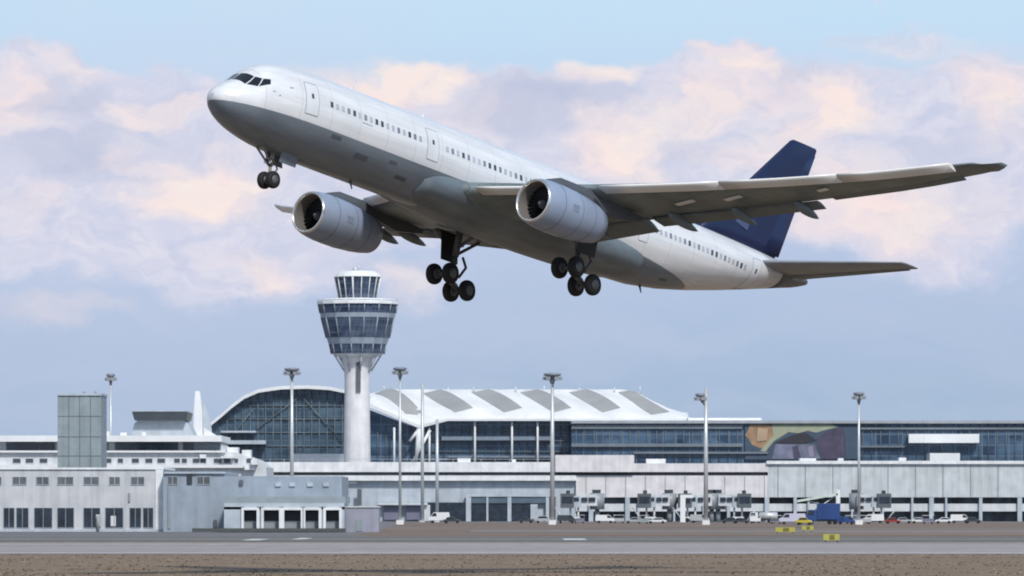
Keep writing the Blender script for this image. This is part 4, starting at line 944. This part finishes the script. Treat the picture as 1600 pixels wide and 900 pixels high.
# ================================================================== VEHICLES
def car(px, Y, Lm, Hm, col, lab, cat='car', nm='parked_car', d=1, van=False, grp='vehicles parked along the terminal'):
    x = xx(px, Y); T = thing(nm, lab, cat, (x, Y, 0), grp)
    W_ = 1.8; h1 = Hm*.55
    if van: pr = [(-.5, .28), (-.5, .62), (-.47, 1), (.26, 1), (.4, .62), (.5, .54), (.5, .26)]
    else: pr = [(-.5, .3), (-.49, .58), (-.36, .64), (-.26, .98), (.1, 1), (.26, .64), (.47, .55), (.5, .3)]
    pts = [(x+d*a*Lm, z*Hm) for a, z in pr]
    b = MB(); b.prism(pts, Y-W_/2, Y+W_/2); bo = b.build('body', col, T, bevel=.05)
    b = MB()
    g = [(.12, .64), (.12, .94), (.25, .94), (.37, .64)] if van else [(-.33, .66), (-.245, .92), (.09, .93), (.22, .66)]
    b.prism([(x+d*a*Lm, z*Hm) for a, z in g], Y-W_/2-.03, Y+W_/2+.03); b.build('window', GLASSD, T)
    for q in (-.31, .31):
        for sy in (-1, 1):
            b = MB(); b.lathe((x+q*Lm, Y+sy*(W_/2-.08), .36), (0, 1, 0), [(-.12, .36), (.12, .36)], 14); b.build('wheel', RUBBER, T)
    b = MB(); b.box(x+d*.5*Lm-.05, x+d*.5*Lm+.05, Y-W_/2+.1, Y-W_/2+.45, .36*Hm, .46*Hm); b.build('headlight', LIPM, T)
def paintm(n, c): return mat(n, c, .3, var=.04)
WP, BP, SP_ = paintm('white_car_paint', (.75, .76, .76)), paintm('blue_truck_paint', (.03, .07, .22)), paintm('silver_paint', (.4, .42, .44))
DP = paintm('dark_car_paint', (.05, .06, .07))
car(686, 1380, 5.6, 2.9, WP, 'white van in the dark opening left of the pier glazing', 'van', 'parked_van', -1, True)
car(706, 1376, 4.6, 1.7, DP, 'dark car parked just behind the white van')
car(822, 1400, 4.2, 1.6, DP, 'dark car in front of the right pier glazing')
car(850, 1400, 5.2, 2.0, SP_, 'silver car next to the pier door by the thick mast')
car(945, 1390, 5.0, 2.2, WP, 'white van between the first two jet bridges', 'van', 'parked_van', 1, True)
car(990, 1380, 4.6, 1.6, SP_, 'silver car left of the second jet bridge', d=-1)
car(1026, 1370, 5.2, 1.5, WP, 'white car beneath the second jet bridge', d=-1)
car(1140, 1380, 4.6, 1.6, DP, 'dark car right of the white mast', d=-1)
car(1158, 1370, 4.4, 1.5, DP, 'black car at the end of the dark pair by the white mast')
car(1238, 1300, 6.6, 2.7, paintm('lilac_white_paint', (.55, .54, .66)), 'lilac white van parked beside the blue box truck', 'van', 'parked_van', -1, True)
car(1412, 1380, 4.4, 1.55, SP_, 'silver car first in the row right of the last jet bridge')
car(1436, 1380, 4.4, 1.55, WP, 'white car second in the row right of the last jet bridge')
car(1474, 1380, 4.6, 1.6, WP, 'white car third in the row right of the last jet bridge', d=-1)
car(1520, 1380, 4.6, 1.6, DP, 'dark car near the right edge')
# blue box truck with raised white platform
bx = xx(1286, 1310); T = thing('box_truck', 'blue box truck with a white raised loading deck above it', 'truck', (bx, 1310, 0))
b = MB(); b.box(bx-1.5, bx+4.2, 1308.7, 1311.3, 1.2, 5.2); b.build('box', BP, T, bevel=.06)
b = MB(); b.prism([(bx-4.2, .8), (bx-4.2, 2.2), (bx-3.7, 3.6), (bx-1.6, 3.6), (bx-1.6, .8)], 1308.8, 1311.2); cbb = b.build('cab', BP, T)
b = MB(); b.prism([(bx-4.05, 2.3), (bx-3.65, 3.35), (bx-2.3, 3.35), (bx-2.3, 2.3)], 1308.75, 1311.25); b.build('cab_window', GLASSD, cbb)
b = MB(); b.box(bx-1.5, bx+4.2, 1309, 1311, .8, 1.15); b.build('chassis', DARK, T)
for q in (-2.9, 1.6, 3.0):
    for sy in (1308.95, 1311.05): b = MB(); b.lathe((bx+q, sy, .5), (0, 1, 0), [(-.15, .5), (.15, .5)], 14); b.build('wheel', RUBBER, T)
b = MB(); b.prism([(bx-6.5, 5.5), (bx+3.6, 7.2), (bx+3.6, 7.7), (bx-6.5, 6.0)], 1309, 1311); b.build('loading_deck', mat('pale_green_white', (.6, .68, .6), .5), T)
b = MB(); b.box(bx+3.2, bx+4.2, 1309, 1311, 5.2, 8.6); b.build('tail_lift', ROOFW, T)
b = MB(); b.tube((bx-5.5, 1310, 1.2), (bx+3, 1310, 7.0), .15, n=6); b.tube((bx-1, 1310, 5.2), (bx-4.5, 1310, 5.9), .15, n=6); b.build('lift_arm', STEEL, T)
# baggage tug + dollies
def dolly(px, Y, lab, m_):
    x = xx(px, Y); T = thing('baggage_dolly', lab, 'baggage cart', (x, Y, 0), 'baggage carts on the apron')
    b = MB(); b.box(x-1.5, x+1.5, Y-.8, Y+.8, .45, .6); b.build('deck', MGREY, T)
    b = MB(); b.box(x-1.4, x+1.4, Y-.7, Y+.7, .6, 1.35); b.box(x-1.4, x-1.3, Y-.7, Y+.7, 1.35, 2.1); b.box(x+1.3, x+1.4, Y-.7, Y+.7, 1.35, 2.1); b.build('load', m_, T)
    b = MB(); b.box(x-1.5, x+1.5, Y-.8, Y+.8, 2.1, 2.2); b.build('canopy', WHITE, T)
    for q in (-1, 1):
        for sy in (-.7, .7): b = MB(); b.lathe((x+q, Y+sy, .25), (0, 1, 0), [(-.08, .25), (.08, .25)], 10); b.build('wheel', RUBBER, T)
dolly(905, 1395, 'baggage cart below the leftmost jet bridge', PURP); dolly(967, 1395, 'baggage cart right of the white van by the first bridges', SP_)
dolly(1180, 1395, 'baggage cart left of the lilac white van', WP); dolly(1330, 1340, 'baggage cart just right of the blue truck', GREYT); dolly(1352, 1340, 'baggage cart beneath the rightmost jet bridge', SP_)
dolly(1212, 1345, 'baggage cart immediately behind the lilac white van', DGREY)
def tanker(px, Y, lab):
    x = xx(px, Y); T = thing('fuel_truck', lab, 'truck', (x, Y, 0))
    b = MB(); b.lathe((x-1.6, Y, 1.9), (1, 0, 0), [(0, .6), (.15, 1.05), (4.9, 1.05), (5.05, .6)], 20); b.build('tank', STEEL, T)
    b = MB(); b.prism([(x-4.1, .7), (x-4.1, 2.0), (x-3.8, 2.9), (x-1.9, 2.9), (x-1.9, .7)], Y-1.15, Y+1.15); c_ = b.build('cab', WHITEP, T)
    b = MB(); b.prism([(x-4.0, 1.9), (x-3.76, 2.7), (x-2.6, 2.7), (x-2.6, 1.9)], Y-1.2, Y+1.2); b.build('cab_window', GLASSD, c_)
    b = MB(); b.box(x-4, x+3.6, Y-.9, Y+.9, .6, .85); b.build('chassis', DARK, T)
    for q in (-3.1, 1.2, 2.6):
        for sy in (-1, 1): b = MB(); b.lathe((x+q, Y+sy, .48), (0, 1, 0), [(-.15, .48), (.15, .48)], 14); b.build('wheel', RUBBER, T)
WHITEP = WP
car(1256, 1255, 4.0, 1.9, paintm('yellow_tug_paint', (.5, .42, .05)), 'small yellow tug just in front of the lilac white van', 'tug', 'yellow_tug', 1)
car(1322, 1300, 4.6, 2.0, BP, 'blue van just right of the box truck tail', 'van', 'parked_van', 1, True)
car(1395, 1350, 4.2, 1.6, paintm('red_car_paint', (.3, .04, .03)), 'red car near the foot of the rightmost jet bridge')
tanker(1195, 1420, 'fuel truck with a steel tank parked left of the blue box truck')
car(1365, 1390, 5.4, 2.4, WP, 'white van half under the rightmost jet bridge', 'van', 'parked_van', -1, True)
car(1093, 1400, 5.2, 2.3, SP_, 'silver van left of the white mast foot', 'van', 'parked_van', 1, True)
car(885, 1385, 5.0, 2.2, DP, 'dark van right of the thick middle mast', 'van', 'parked_van', 1, True)
car(1500, 1400, 5.2, 2.3, WP, 'white van last in the right hand row', 'van', 'parked_van', 1, True)
dolly(1450, 1350, 'baggage cart in front of the right hand row of cars', PURP); dolly(1005, 1350, 'baggage cart nearest the runway below the second jet bridge', GREYT)
# airfield boards
for px, Y, w_, lab in ((1227, gy(834), 3.2, 'yellow airfield board below the lilac white van, left one'), (1262, gy(831), 2.0, 'yellow airfield board in the verge, small middle one'), (1299, gy(848), 2.0, 'yellow airfield board nearest the runway, below the blue truck')):
    x = xx(px, Y); T = thing('airfield_board', lab, 'sign', (x, Y, 0), 'yellow airfield boards')
    b = MB(); b.box(x-w_/2, x+w_/2, Y-.12, Y+.12, .3, 1.05); b.build('board', YELLOW, T)
    b = MB(); b.box(x-w_*.12, x+w_*.2, Y-.15, Y-.122, .38, .97); b.build('dark_panel', mat('olive_board_panel', (.16, .15, .03), .6), T)
    b = MB(); b.box(x-w_/2+.2, x-w_/2+.35, Y-.08, Y+.08, 0, .3); b.box(x+w_/2-.35, x+w_/2-.2, Y-.08, Y+.08, 0, .3); build_each(b, 'foot', DARK, T)
for o in bpy.data.objects:
    if '_org' in o: del o['_org']
